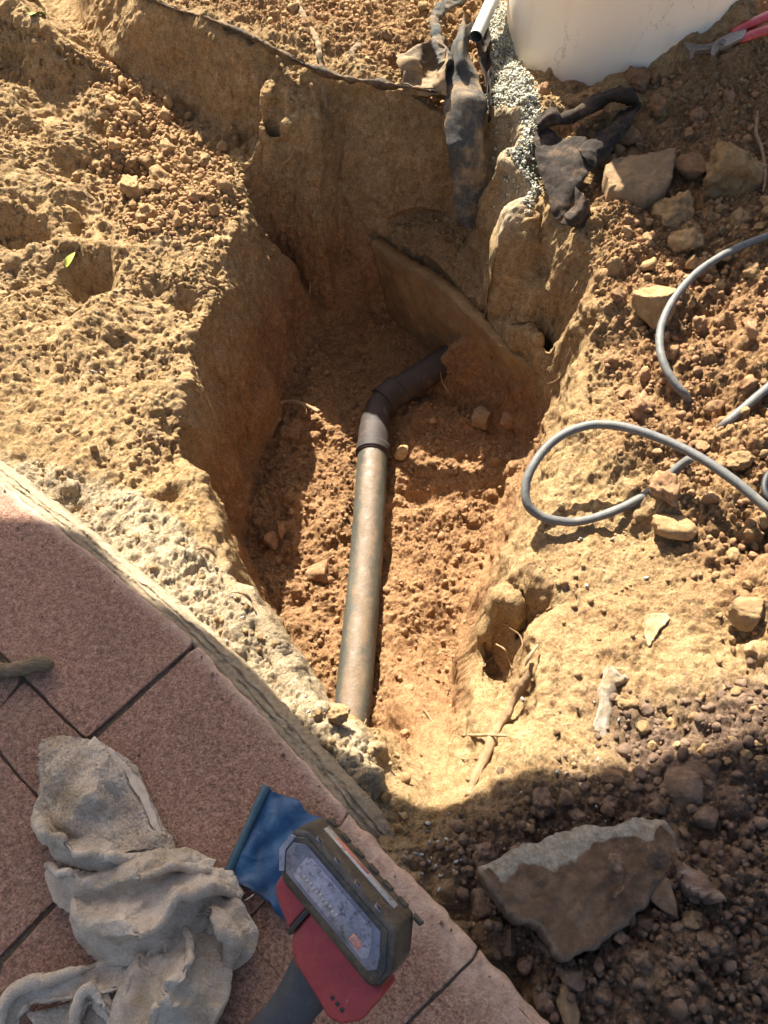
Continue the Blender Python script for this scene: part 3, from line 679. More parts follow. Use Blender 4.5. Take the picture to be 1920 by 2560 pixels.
# loose crumbs and gravel: uncountable, instanced small grains
def grains(name, P, R, S, src_meshes, label, seed=0):
    me = bpy.data.meshes.new(name); me.from_pydata([tuple(p) for p in P], [], [])
    a = me.attributes.new('turn', 'FLOAT_VECTOR', 'POINT'); r = np.random.RandomState(seed)
    a.data.foreach_set('vector', (r.rand(len(P), 3)*6.28).astype(np.float32).ravel())
    a = me.attributes.new('size', 'FLOAT', 'POINT'); a.data.foreach_set('value', np.asarray(S, np.float32))
    a = me.attributes.new('pick', 'INT', 'POINT'); a.data.foreach_set('value', r.randint(0, len(src_meshes), len(P)).astype(np.int32))
    o = link(bpy.data.objects.new(name, me))
    col = bpy.data.collections.new(name+'_grains')
    for i, m in enumerate(src_meshes):
        q = bpy.data.objects.new('grain', m); col.objects.link(q)
    ng = bpy.data.node_groups.new(name, 'GeometryNodeTree')
    ng.interface.new_socket('Geometry', in_out='INPUT', socket_type='NodeSocketGeometry'); ng.interface.new_socket('Geometry', in_out='OUTPUT', socket_type='NodeSocketGeometry')
    N = ng.nodes.new; gi, go = N('NodeGroupInput'), N('NodeGroupOutput')
    ci = N('GeometryNodeCollectionInfo'); ci.inputs['Collection'].default_value = col; ci.inputs['Separate Children'].default_value = True; ci.inputs['Reset Children'].default_value = True
    ip = N('GeometryNodeInstanceOnPoints'); ip.inputs['Pick Instance'].default_value = True
    def na(nm, ty):
        q = N('GeometryNodeInputNamedAttribute'); q.data_type = ty; q.inputs['Name'].default_value = nm; return q.outputs['Attribute']
    l = ng.links.new
    l(gi.outputs[0], ip.inputs['Points']); l(ci.outputs[0], ip.inputs['Instance']); l(na('pick', 'INT'), ip.inputs['Instance Index'])
    e2r = N('FunctionNodeEulerToRotation'); l(na('turn', 'FLOAT_VECTOR'), e2r.inputs[0]); l(e2r.outputs[0], ip.inputs['Rotation'])
    l(na('size', 'FLOAT'), ip.inputs['Scale']); l(ip.outputs[0], go.inputs[0])
    md = o.modifiers.new('grains', 'NODES'); md.node_group = ng
    return tag(o, label, None, None, 'stuff')
crumb = {m: [rock_mesh('crumb', 60+i, 2, 'clod' if i < 2 else 'rock', M[m]) for i in range(5)] for m in ('clod_tan', 'clod_red', 'clod_dark')}
def sample_grid(n, weight, seed):
    r = np.random.RandomState(seed); x = r.uniform(-1.1, 1.1, n); y = r.uniform(-.15, 2.35, n)
    i = np.clip(np.searchsorted(AX, x), 0, NX-1); j = np.clip(np.searchsorted(AY, y), 0, NY-1)
    k = r.rand(n) < weight[j, i]; return x[k], y[k], j[k], i[k], r
cluster = smooth01(up(spectral(2.6, .03, .3, 21, (NYu, NXu)))*.5+.45)
heap = zone([(240, 150), (420, 240), (560, 360), (600, 480), (560, 540), (330, 600), (270, 480), (270, 300)], -.14, .03)
flat = (1-steep)*(1-under)
wT = flat*np.clip(.25*cluster+.75*heap+.35*topr+.2*left*cluster+.12*conc, 0, 1)*(1-rubble)*(1-rubble2)*(1-pit)*(1-gravel_z)
wR = flat*np.clip((.35+.65*cluster)*(rubble2*.9+pit*.42)+.02*hard, 0, 1)*(1-rubble)*(1-gravel_z)*(1-.8*hard)
wD = flat*rubble*(.45+.55*cluster)
for nm, w, mat, n, lab, sd in (('loose_crumbs', wT, 'clod_tan', 60000, 'loose pale soil crumbs strewn over the left bank', 1), ('loose_red_crumbs', wR, 'clod_red', 62000, 'loose reddish soil crumbs on the right and pit floor', 2),
                               ('loose_dark_crumbs', wD, 'clod_dark', 90000, 'loose dark soil crumbs in the shaded rubble', 3)):
    x, y, j, i, r = sample_grid(n, w if nm == 'loose_dark_crumbs' else np.clip(w+(.10*steep*(1-under)*(pit if 'red' in nm else 1-pit)*cluster), 0, 1), sd)
    S = .0012+.0056*r.rand(len(x))**3
    big_ = r.rand(len(x)) < .07; S[big_] += r.rand(big_.sum())*.006
    z = hz(x, y); grains(nm, np.stack([x, y, z+S*.35], 1), None, S, crumb[mat], lab, sd)
chips = [rock_mesh('chip', 80+i, 1, 'chip', M['chip']) for i in range(6)]
x, y, j, i, r = sample_grid(150000, np.clip(heap*(1-.7*steep)*.33+.07*topr+.025*rubble2, 0, 1)*(1-rubble)*(1-under)*(1-gravel_z), 44); S = .0035+.0060*r.rand(len(x))**2
grains('small_clods', np.stack([x, y, hz(x, y)+S*.5], 1), None, S, crumb['clod_tan'][:3]+crumb['clod_red'][:2], 'small loose clods heaped on the banks', 44)
x, y, j, i, r = sample_grid(60000, .09*rubble*(1-under), 45); S = .0035+.0070*r.rand(len(x))**1.8
grains('small_dark_clods', np.stack([x, y, hz(x, y)+S*.4], 1), None, S, crumb['clod_dark'], 'small loose dark clods in the shaded rubble', 45)
x, y, j, i, r = sample_grid(420000, gravel_z*(1-.5*steep), 5); S = .0028+.0050*r.rand(len(x))**1.6
grains('gravel', np.stack([x, y, hz(x, y)+S*.4+r.rand(len(x))*.004], 1), None, S, chips, 'pale greenish gravel in the strip beside the white tank', 5)
bchips = [rock_mesh('chip', 90+i, 1, 'chip', M['blue_chip']) for i in range(5)]+chips[:2]
wb = flat*(.012*hard+.10*strip*cluster+.01*rubble+.0015)
for a, b, z_, rr, wt in ((1085, 2120, -.05, .05, .5), (1110, 2160, -.05, .06, .4), (330, 905, -.15, .05, .18), (1460, 2010, -.05, .08, .35), (1440, 240, -.0, .05, .5), (960, 1990, -.06, .05, .2), (1430, 1780, -.09, .07, .10)):
    q = at(a, b, z_); wb = wb+wt*np.exp(-((GX-q.x)**2+(GY-q.y)**2)/(rr*rr*.35))*(1-under)
x, y, j, i, r = sample_grid(42000, np.clip(wb, 0, 1), 6); S = .0025+.0045*r.rand(len(x))**1.5
grains('stone_chips', np.stack([x, y, hz(x, y)+S*.25], 1), None, S, bchips, 'scattered bluish and pale stone chips on the soil', 6)

# ------------------------------------------------------------------ paving
def mat_tile(name, edge_dust=True):
    n = NT(name)
    base = n.ramp(n.noise(120, 6, .75), [(.3, (.165, .088, .059)), (.5, (.275, .156, .108)), (.7, (.40, .245, .175))])
    spots = n.ramp(n.voro(260), [(.18, .42), (.4, 1.0)]); base = n.mix(.5, base, spots, 'MULTIPLY')
    base = n.mix(n.ramp(n.noise(9, 9, .75), [(.5, 0.0), (.72, .38)]), base, (.36, .24, .16))
    gsep = n.t.nodes.new('ShaderNodeSeparateColor'); n.L(n.voro(480, out='Color'), gsep.inputs[0]); base = n.mix(1.0, base, n.ramp(gsep.outputs[0], [(0.0, .62), (.5, 1.0), (1.0, 1.3)]), 'MULTIPLY')
    tone = n.ramp(n.noise(5, 4, .6), [(.3, .85), (.7, 1.12)]); base = n.mix(1.0, base, tone, 'MULTIPLY')
    pal = n.ramp(n.voro(600), [(.06, 1.0), (.12, 0.0)]); sel = n.ramp(n.noise(150, 1), [(.6, 0.0), (.66, .8)])
    base = n.mix(n.math('MULTIPLY', pal, sel), base, (.5, .38, .3))
    dust = n.ramp(n.noise(45, 8, .75), [(.3, (.42, .27, .185)), (.7, (.60, .43, .32))])
    base = n.mix(1.0, base, n.ramp(n.rand(), [(0, (.86, .84, .82)), (1, (1.12, 1.1, 1.1))]), 'MULTIPLY')
    c = n.mix(n.math('MULTIPLY', n.attr('dust'), n.ramp(n.noise(60, 6, .75), [(.3, .45), (.6, 1.0)])), base, dust)
    b = n.bump(n.noise(320, 6, .75), .0022, .9); b = n.bump(n.voro(300), .0012, .6, b)
    return n.done(c, .85, b, spec=.2)
M['tile'] = mat_tile('terracotta paving')
M['mortar'] = m_stone('grey_mortar', (.13, .115, .09), (.24, .215, .165), (.40, .36, .28), sc=50)
M['concrete'] = m_stone('pale_concrete', (.34, .25, .16), (.49, .38, .25), (.60, .49, .34), sc=120)
M['joint'] = m_stone('dirty_joint', (.10, .07, .05), (.19, .14, .10), (.30, .23, .17), sc=90)
paving = tag(bpy.data.objects.new('paving', None), 'terracotta coloured paving slabs with dark joints', kind='structure'); link(paving)
EW = [at(x, y, 0) for x, y in EDGE]
EWx = np.array([(p.x, p.y) for p in EW])
def edge_dist(X, Y):
    d = np.full(X.shape, 9.)
    for a, b in zip(EWx[:-1], EWx[1:]):
        ab = b-a; t = np.clip(((X-a[0])*ab[0]+(Y-a[1])*ab[1])/(ab@ab), 0, 1); d = np.minimum(d, np.hypot(X-a[0]-t*ab[0], Y-a[1]-t*ab[1]))
    return d
def fill_top(ring, zfun, step):
    """triangulate the inside of a closed ring (n,3) with extra points every step metres"""
    n = len(ring); x0, y0 = ring[:, :2].min(0); x1, y1 = ring[:, :2].max(0)
    gx, gy = np.meshgrid(np.arange(x0+step/2, x1, step), np.arange(y0+step/2, y1, step))
    m = poly_mask([Vector((a, b, 0)) for a, b in ring[:, :2]], step*.6, gx, gy) > .99
    q = np.c_[gx[m], gy[m]]+np.random.RandomState(3).uniform(-step*.2, step*.2, (m.sum(), 2))
    v2 = [Vector((a, b)) for a, b in ring[:, :2]]+[Vector((a, b)) for a, b in q]
    ov, oe, of, _, _, _ = geometry.delaunay_2d_cdt(v2, [], [list(range(n))], 1, 1e-7)
    A = np.array([(v.x, v.y) for v in ov]); z = zfun(A); z[:n] = ring[:n, 2] if len(ov) >= n else z[:n]
    return np.c_[A, z], [list(f) for f in of]
def tile(pp, outer, rad, wear, seed, top=0.0):
    """slab from its outline in photo positions; the sides listed in outer are rounded and dusty"""
    P = [at(x, y, top) for x, y in pp]; n = len(P)
    # dense outline
    out = []
    for i in range(n):
        a, b = P[i], P[(i+1) % n]; m = max(2, int((b-a).length/.006))
        for k in range(m): out.append((a.lerp(b, k/m), i in outer))
    N_ = len(out); C_ = sum((p for p, _ in out), Vector())/N_
    O = np.array([(p.x, p.y) for p, _ in out]); isout = np.array([q for _, q in out], float)
    iso = isout.copy()
    for _ in range(3): iso = (np.roll(iso, 1)+iso+np.roll(iso, -1))/3
    Tn = np.roll(O, -1, 0)-np.roll(O, 1, 0); Tn /= np.linalg.norm(Tn, axis=1)[:, None]
    area = np.sum(O[:, 0]*np.roll(O[:, 1], -1)-np.roll(O[:, 0], -1)*O[:, 1]); Nn = np.stack([Tn[:, 1], -Tn[:, 0]], 1)*np.sign(area)
    w = vnoise(np.c_[O, np.zeros(N_)]+seed, 60, 4, .6, seed)
    O = O+Nn*.0026
    O = O+Nn*(w*(.0006+.0006*wear*iso))[:, None]
    chip_ = np.clip(vnoise(np.c_[O, np.zeros(N_)]+seed, 18, 2, .5, seed+3)-.55, 0, 1)*(.0005+.003*wear*iso)
    r = .0018+(rad-.0018)*iso
    rows = []
    K = 7
    for k in range(K):                                    # rounded arris from the side up to the top
        a = math.pi/2*k/(K-1)
        inn = r*(1-math.cos(a))+chip_*math.sin(a)*1.5; z = top-r*(1-math.sin(a))-chip_*.6*math.cos(a)
        rows.append(np.c_[O-Nn*inn[:, None], z])
    base = np.c_[O, np.full(N_, top-.034)]
    rows.insert(0, base)
    if area < 0: rows = [r_[::-1] for r_ in rows]
    A = np.vstack(rows); F = grid_faces(N_, len(rows), True)
    TA, tri = fill_top(rows[-1], lambda q: top+vnoise(np.c_[q, np.zeros(len(q))], 22, 3, .5, 4)*.0004, .009)
    tri = [[i+len(A) for i in f] for f in tri]; A = np.vstack([A, TA])
    me = bpy.data.meshes.new('tile'); me.from_pydata([tuple(v) for v in A], [], [tuple(int(i) for i in f) for f in F]+[tuple(int(i) for i in f) for f in tri]); me.update()
    for p in me.polygons: p.use_smooth = True
    d = edge_dist(A[:, 0], A[:, 1]); dd = np.clip(1-d/(.012 if wear < 1.5 else .055), 0, 1)**.7
    nzv = vnoise(A, 18, 3, .6, 8); dd = np.clip(dd+nzv*.2*(dd > .05), 0, 1)
    add_attr(me, 'dust', dd); return obj('tile', me, M['tile'], paving)
tile([(-420, 880), (-260, 1005), (0, 1211), (240, 1400), (476, 1600), (462, 1622), (216, 1840), (60, 1683), (-260, 1360)], (0, 1, 2, 3), .004, 1, 1)
tile([(494, 1622), (700, 1842), (862, 2026), (850, 2052), (598, 2310), (420, 2100), (236, 1858), (470, 1640)], (0, 1), .004, 1, 2)
tile([(872, 2040), (1030, 2196), (1190, 2366), (1176, 2392), (900, 2660), (740, 2480), (608, 2322), (852, 2066)], (0, 1), .013, 2.2, 3, -.001)
tile([(1202, 2380), (1400, 2600), (1600, 2830), (1300, 3100), (920, 2676), (1188, 2404)], (0, 1), .013, 2.2, 4, -.003)
tile([(-300, 1390), (46, 1700), (4, 1756), (-180, 1960), (-520, 1640)], (), .004, 0, 5, -.001)
tile([(60, 1712), (206, 1856), (410, 2110), (596, 2330), (480, 2455), (300, 2230), (98, 1985), (0, 1872), (-60, 1840)], (), .004, 0, 6)
tile([(-10, 1890), (90, 2002), (196, 2128), (190, 2190), (-20, 2400), (-400, 2200), (-300, 1900)], (), .004, 0, 7, -.001)
tile([(212, 2146), (480, 2475), (260, 2760), (20, 2545), (-10, 2510), (12, 2410), (204, 2204)], (), .004, 0, 8)
tile([(-30, 2420), (-8, 2535), (230, 2780), (0, 3000), (-400, 2700), (-400, 2300)], (), .004, 0, 9, -.001)
tile([(604, 2340), (892, 2674), (700, 2900), (492, 2470)], (), .004, 0, 10, -.001)
# bedding under the joints and the ribbed mortar strip along the outer side
bed_pts = [at(x-sx_, y+sy_, -.0038) for x, y, sx_, sy_ in [(a, b, 14, 14) for a, b in EDGE]]+[at(1700, 3200, -.0038), at(-900, 3200, -.0038)]
bm = bmesh.new(); tv = [bm.verts.new(p) for p in bed_pts]; lv = [bm.verts.new(p+Vector((0, 0, -.04))) for p in bed_pts]
bm.faces.new(tv); bm.faces.new(lv[::-1])
for i in range(len(tv)): bm.faces.new((tv[i], lv[i], lv[(i+1) % len(lv)], tv[(i+1) % len(tv)]))
bm_obj('bedding', bm, M['joint'], paving, smooth=False)
def edge_strip(name, prof, mat, i0, i1, n=500, seed=0, amp=.0012, parent=None):
    E = spline([tuple(p) for p in EW], 900)[i0:i1]; E = spline(E[::6], n)
    T = np.gradient(E, axis=0); T /= np.linalg.norm(T, axis=1)[:, None]; Nn = np.stack([-T[:, 1]*-1*-1, T[:, 0], T[:, 0]*0], 1)
    if Nn[:, 1].mean() < 0: Nn = -Nn
    m = len(prof); A = np.zeros((n, m, 3))
    for k, (d, z) in enumerate(prof):
        q = E+Nn*d; w = vnoise(np.c_[E[:, :2]*1.0, np.full(n, k*.25)], 60, 5, .7, seed)
        q = E+Nn*(d+w*amp*(1.5 if k else 0)*min(1, k/2))[:, None]; q[:, 2] = z-.05*np.clip((np.arange(n)/n-.86)/.14, 0, 1)**1.5+vnoise(np.c_[E[:, :2], np.full(n, k*.9)], 45, 4, .65, seed+2)*amp
        A[:, k] = q
    return arrays_obj(name, (A.reshape(-1, 3), grid_faces(m, n)), mat, parent)
prof = [(a*.8, b) for a, b in [(-.003, -.030), (-.002, -.006), (.004, -.005), (.0075, -.0085), (.011, -.009), (.013, -.0075), (.015, -.0078), (.017, -.0115), (.021, -.012), (.0225, -.0105), (.0245, -.011), (.027, -.015), (.033, -.017), (.037, -.026), (.043, -.034), (.046, -.05), (.046, -.09)]]
edge_strip('mortar_strip', prof, M['concrete'], 60, 620, 900, 3, .0011, paving)

# ------------------------------------------------------------------ slabs
def ring_slab(name, outline, ztop, thick, mat, tilt=(0, 0), cham=.010, cham_side=None, seed=0, rough=.0015, attr_edge='dust'):
    """irregular stone slab from its outline (photo positions)"""
    P = [at(x, y, ztop) for x, y in outline]; n0 = len(P); out = []
    for i in range(n0):
        a, b = P[i], P[(i+1) % n0]; m = max(1, int((b-a).length/.0035))
        for k in range(m): out.append(a.lerp(b, k/m))
    O = np.array([(p.x, p.y) for p in out]); N_ = len(O); C_ = O.mean(0)
    Tn = np.roll(O, -2, 0)-np.roll(O, 2, 0); Tn /= np.linalg.norm(Tn, axis=1)[:, None]
    area = np.sum(O[:, 0]*np.roll(O[:, 1], -1)-np.roll(O[:, 0], -1)*O[:, 1]); Nn = np.stack([Tn[:, 1], -Tn[:, 0]], 1)*np.sign(area)
    O = O+Nn*(vnoise(np.c_[O, np.zeros(N_)], 70, 4, .6, seed)*.0025)[:, None]
    cw = np.full(N_, cham*.35)
    if cham_side: cw = cham*(.3+1.6*np.clip(Nn@np.array(cham_side), 0, 1)**1.5)*(1+.35*vnoise(np.c_[O, np.ones(N_)], 30, 3, .6, seed+9))
    rows = [(-.0, -thick, 0), (0, -thick*.6, 0), (0, -cw*.55, 1), (cw*.45, -cw*.22, 1), (cw*.95, -cw*.02, 1), (cw*1.1, 0*cw, 0)]
    A, E = [], []
    for inn, z, e in rows:
        q = O-Nn*np.broadcast_to(inn, N_)[:, None]; A.append(np.c_[q, np.broadcast_to(z, N_)+0.0]); E.append(e*(.25+.75*np.clip(Nn@np.array(cham_side), 0, 1)**.7) if cham_side else np.full(N_, e, float))
    if area < 0: A = [a_[::-1] for a_ in A]; E = [e_[::-1] for e_ in E]
    TA, tri = fill_top(A[-1], lambda q: vnoise(np.c_[q, np.zeros(len(q))], 25, 5, .6, seed+1)*rough, .005)
    nb_ = len(A)*N_; m = len(A); tri = [[i+nb_ for i in f] for f in tri]
    A = np.vstack(A+[TA]); E = np.concatenate(E+[np.zeros(len(TA))])
    A[:, 2] += tilt[0]*(A[:, 0]-C_[0])+tilt[1]*(A[:, 1]-C_[1])+ztop
    A += (vnoise(A, 120, 3, .6, seed+2)*.0014)[:, None]*np.array([0, 0, 1])
    F = grid_faces(N_, m, True)
    me = bpy.data.meshes.new(name); me.from_pydata([tuple(v) for v in A], [], [tuple(int(i) for i in f) for f in F]+[tuple(int(i) for i in f) for f in tri]); me.update()
    for p in me.polygons: p.use_smooth = True
    add_attr(me, 'broken', E); return obj(name, me, mat)
def mat_slab():
    n = NT('dusty slab')
    top = n.ramp(n.noise(40, 9, .75), [(.3, (.13, .078, .046)), (.5, (.21, .132, .082)), (.68, (.30, .205, .135))])
    gr = n.ramp(n.noise(120, 8, .8), [(.3, (.19, .165, .13)), (.5, (.34, .305, .25)), (.7, (.52, .48, .40))])
    scuff = n.ramp(n.noise(28, 9, .8, dist=1.2), [(.64, 0.0), (.72, .4)])
    c = n.mix(scuff, top, gr); c = n.mix(n.math('MULTIPLY', n.attr('broken'), n.ramp(n.noise(60, 6, .7), [(.3, .5), (.5, 1.0)])), c, gr)
    b = n.bump(n.noise(110, 10, .8), .008, 1.0); b = n.bump(n.noise(500, 4, .7), .002, .9, b)
    return n.done(c, .93, b, spec=.12)
M['slab'] = mat_slab()
o = ring_slab('stone_slab', SLAB, .014, .034, M['slab'], (-.07, .09), .012, (-.35, .94), 5)
tag(o, 'large flat broken stone slab with a grey fractured upper edge, in the shade', 'stone slab')
o = ring_slab('pale_stone', [(1516, 1668), (1545, 1676), (1578, 1690), (1572, 1705), (1545, 1716), (1540, 1745), (1530, 1800), (1532, 1840), (1545, 1870), (1568, 1905), (1575, 1925), (1552, 1915), (1520, 1860), (1482, 1828), (1486, 1790), (1502, 1735)], -.078, .05, M['grey_rock'], (-.35, .15), .006, (1, .1), 6)
tag(o, 'long pale whitish stone standing out of the soil at lower right', 'stone')
o = ring_slab('striped_stone', [(1694, 2138), (1725, 2148), (1762, 2172), (1782, 2200), (1806, 2228), (1806, 2246), (1782, 2252), (1742, 2236), (1716, 2200), (1700, 2168)], .03, .03, m_stone('striped_rock', (.16, .095, .07), (.28, .18, .13), (.50, .42, .35), stretch=(2, 9, 2), sc=14), (.15, -.2), .012, (.6, .6), 7)
tag(o, 'striped brown and white stone with a sharp edge right of the slab', 'stone')
o = ring_slab('wood_splinter', [(1530, 2246), (1548, 2212), (1574, 2176), (1600, 2153), (1604, 2164), (1586, 2192), (1562, 2226), (1542, 2246)], 0.036, .008, m_stone('brown_wood', (.09, .055, .035), (.17, .105, .065), (.28, .18, .115), stretch=(1, 6, 6)), (.1, .1), .003, None, 8, .001)
tag(o, 'thin brown splinter of wood lying across the large slab', 'wood splinter')
o = ring_slab('embedded_stone', [(1610, 1535), (1640, 1530), (1668, 1530), (1680, 1545), (1660, 1565), (1640, 1590), (1622, 1612), (1612, 1590)], -.088, .02, m_stone('yellow_rock', (.36, .25, .12), (.50, .37, .20), (.62, .50, .32)), (0, 0), .004, None, 9, .001)
tag(o, 'yellowish stone set flush in the smooth soil right of the root hollow', 'stone')
o = ring_slab('embedded_stone', [(430, 735), (436, 722), (446, 724), (446, 746), (434, 746)], -.15, .02, M['grey_rock'], (0, 0), .003, None, 19, .001)
bpy.data.objects.remove(o)

o = ring_slab('stone', [(1514, 410), (1532, 398), (1570, 393), (1610, 390), (1650, 382), (1684, 379), (1690, 400), (1684, 432), (1672, 462), (1640, 474), (1600, 478), (1560, 474), (1528, 462), (1516, 438)], .022, .09, M['sandstone'], (.02, .10), .012, (0, -1), 29, .0025)
tag(o, 'largest flat-topped brown stone in the tank shadow below the torn black fabric', 'stone')
# leaning slab in the pit
def leaning_slab():
    top = [at(938, 598, -.352), at(1010, 650, -.345), at(1080, 690, -.340), at(1150, 748, -.335), at(1205, 800, -.325), at(1280, 868, -.32), at(1352, 925, -.32)]
    bot = [at(985, 800, -.60), at(1030, 840, -.60), at(1100, 893, -.60), at(1150, 925, -.60), at(1210, 968, -.59), at(1280, 1012, -.575), at(1326, 1042, -.55)]
    nu, nv = 120, 40
    Tp = spline([tuple(p) for p in top], nu); Bt = spline([tuple(p) for p in bot], nu)
    f = np.linspace(0, 1, nv)[:, None, None]; A = Tp[None]*(1-f)+Bt[None]*f
    A = A+np.array([-.8, -.6, 0])*.016
    W = vnoise(A.reshape(-1, 3), 14, 5, .55, 4).reshape(nv, nu)*.003+vnoise(A.reshape(-1, 3), 60, 3, .6, 5).reshape(nv, nu)*.0012
    A = A+W[..., None]*np.array([-.5, -.85, 0]); A[0, :, 2] += vnoise(np.c_[Tp[:, :2], np.zeros(nu)], 50, 4, .6, 6)*.0014
    R_ = A+np.array([.8, .6, 0])*.034; R_[0, :, 2] -= .002
    Vv = np.vstack([A.reshape(-1, 3), R_.reshape(-1, 3)]); m = nu*nv; F = grid_faces(nu, nv)
    b = np.concatenate([np.arange(nu), np.arange(1, nv)*nu+nu-1, np.arange(nu-2, -1, -1)+(nv-1)*nu, np.arange(nv-2, 0, -1)*nu]); b2 = np.roll(b, -1)
    F = np.vstack([F, F[:, ::-1]+m, np.stack([b, b2, b2+m, b+m], 1)[:, ::-1]])
    n = NT('earthy slab face'); c = n.ramp(n.noise(14, 8, .7), [(.3, (.17, .10, .046)), (.55, (.26, .165, .078)), (.75, (.36, .24, .125))])
    b_ = n.bump(n.noise(60, 9, .72), .010, .8); mm = n.done(c, .95, b_, spec=.1)
    o = arrays_obj('leaning_slab', (Vv, F), mm); tag(o, 'straight-edged slab leaning across the back of the pit behind the pipe elbow', 'slab')
leaning_slab()

# ------------------------------------------------------------------ drain pipe
def mat_pipe():
    n = NT('dusty grey plastic')
    g = n.ramp(n.noise(9, 5, .6, stretch=(3, .6, 3)), [(.3, (.036, .036, .028)), (.7, (.08, .076, .058))])
    scr = n.ramp(n.noise(70, 5, .7, stretch=(2.5, .25, 1)), [(.60, 0.0), (.74, .45)]); g = n.mix(scr, g, (.22, .21, .17))
    dirt = n.ramp(n.noise(90, 8, .8), [(.3, (.10, .066, .038)), (.7, (.175, .120, .072))])
    up = n.t.nodes.new('ShaderNodeSeparateXYZ'); n.L(n.geo.outputs['Normal'], up.inputs[0])
    m = n.math('ADD', n.math('MULTIPLY', up.outputs[2], 1.35), n.math('MULTIPLY', n.noise(17, 9, .78), 1.5))
    c = n.mix(n.ramp(n.math('SUBTRACT', m, 1.15), [(.58, 0.0), (.85, .85)]), g, dirt)
    b = n.bump(n.noise(160, 7, .7), .002, .6)
    return n.done(c, n.ramp(n.noise(30, 4), [(.3, .42), (.7, .75)]), b, spec=.4)
M['pipe'] = mat_pipe()
def mat_elbow():
    n = NT('brown black plastic'); c = n.ramp(n.noise(18, 6, .65), [(.3, (.024, .019, .017)), (.6, (.045, .034, .029)), (.8, (.15, .10, .066))])
    return n.done(c, .68, n.bump(n.noise(150, 5, .7), .001, .5), spec=.3)
M['elbow'] = mat_elbow()
drain = empty('drain_pipe', at(905, 1500, -.6), 'dusty grey plastic drain pipe with a dark elbow, lying on the pit floor', 'pipe')
RP = .0372
def wp(o):     # keep world placement under a moved parent
    o.matrix_parent_inverse = Matrix.Translation(o.parent.location).inverted(); return o
zp = -.575
pa = [at(868, 1890, zp), at(884, 1740, zp), at(895, 1620, zp), at(907, 1500, zp), at(915, 1400, zp), at(925, 1250, zp+.002), at(932, 1130, zp+.004)]
wp(tube('straight_pipe', pa, [RP]*7, M['pipe'], drain, n=120, seg=48, jitter=.0003))
c1 = [at(931, 1140, zp+.004), at(934, 1112, zp+.004), at(936, 1090, zp+.005), at(937, 1072, zp+.005)]
wp(tube('socket', c1, [RP+.0028, RP+.003, RP+.003, RP+.002], M['elbow'], drain, n=24, seg=48))
rg = wp(tube('rim_ring', [at(931, 1136, zp+.004), at(933, 1118, zp+.004)], [RP+.005]*2, M['elbow'], drain, n=6, seg=48))
el = [at(936, 1085, zp+.005), at(940, 1052, zp+.008), at(952, 1020, zp+.012), at(970, 996, zp+.018), at(990, 978, zp+.024)]
wp(tube('elbow', el, [RP+.001]*5, M['elbow'], drain, n=50, seg=48))
d1, d2 = at(962, 1004, zp+.016), at(996, 972, zp+.026)
wp(tube('socket', [d1, d2], [RP+.0032]*2, M['elbow'], drain, n=10, seg=48))
wp(tube('rim_ring', [d1.lerp(d2, -.05), d1.lerp(d2, .13)], [RP+.0052]*2, M['elbow'], drain, n=6, seg=48))
wp(tube('branch_pipe', [at(985, 985, zp+.022), at(1040, 950, zp+.030), at(1090, 918, zp+.038), at(1150, 880, zp+.046)], [RP]*4, M['elbow'], drain, n=60, seg=48))

# ------------------------------------------------------------------ white tank
def tank():
    n = NT('white plastic').local()
    c = n.ramp(n.noise(3.0, 6, .6, stretch=(1, 1, .35)), [(.3, (.78, .67, .53)), (.7, (.88, .78, .63))])
    streak = n.ramp(n.noise(9, 6, .7, stretch=(1, 1, .16)), [(.53, 0.0), (.72, .30)]); c = n.mix(streak, c, (.42, .34, .20))
    crack = n.ramp(n.noise(6, 7, .65, dist=.8, stretch=(1.4, 1.4, .6)), [(.487, 0.0), (.496, .5), (.505, 0.0)])
    mk = n.ramp(n.noise(4, 2), [(.5, 0.0), (.6, 1.0)]); c = n.mix(n.math('MULTIPLY', crack, mk), c, (.20, .13, .08))
    m = n.done(c, .5, n.bump(n.noise(14, 5, .6), .003, .25), spec=.35)
    cx, cy, r0, h = .560, 2.020, .262, .66
    t = empty('water_tank', (cx, cy, -.06), 'round white plastic tank stained with brown streaks, half sunk in the soil', 'tank')
    prof = [(.0, 0), (r0*.9, 0), (r0-.006, .01), (r0, .035), (r0+.004, .2), (r0+.010, .5), (r0+.014, h-.02), (r0+.010, h), (.0, h+.004)]
    seg = 160; A = []
    for r, z in prof:
        for k in range(seg):
            a = 2*math.pi*k/seg; A.append((r*math.cos(a), r*math.sin(a), z))
    arrays_obj('tank_body', (np.array(A), grid_faces(seg, len(prof), True)[:, ::-1]), m, t)
    R_ = [(r0+.012+.008*math.cos(b), h-.04+.008*math.sin(b)) for b in np.linspace(0, 6.283, 12, endpoint=False)]
    A = [(r*math.cos(2*math.pi*k/seg), r*math.sin(2*math.pi*k/seg), z) for r, z in R_+R_[:1] for k in range(seg)]
    arrays_obj('rim', (np.array(A), grid_faces(seg, 13, True)), m, t)
tank()

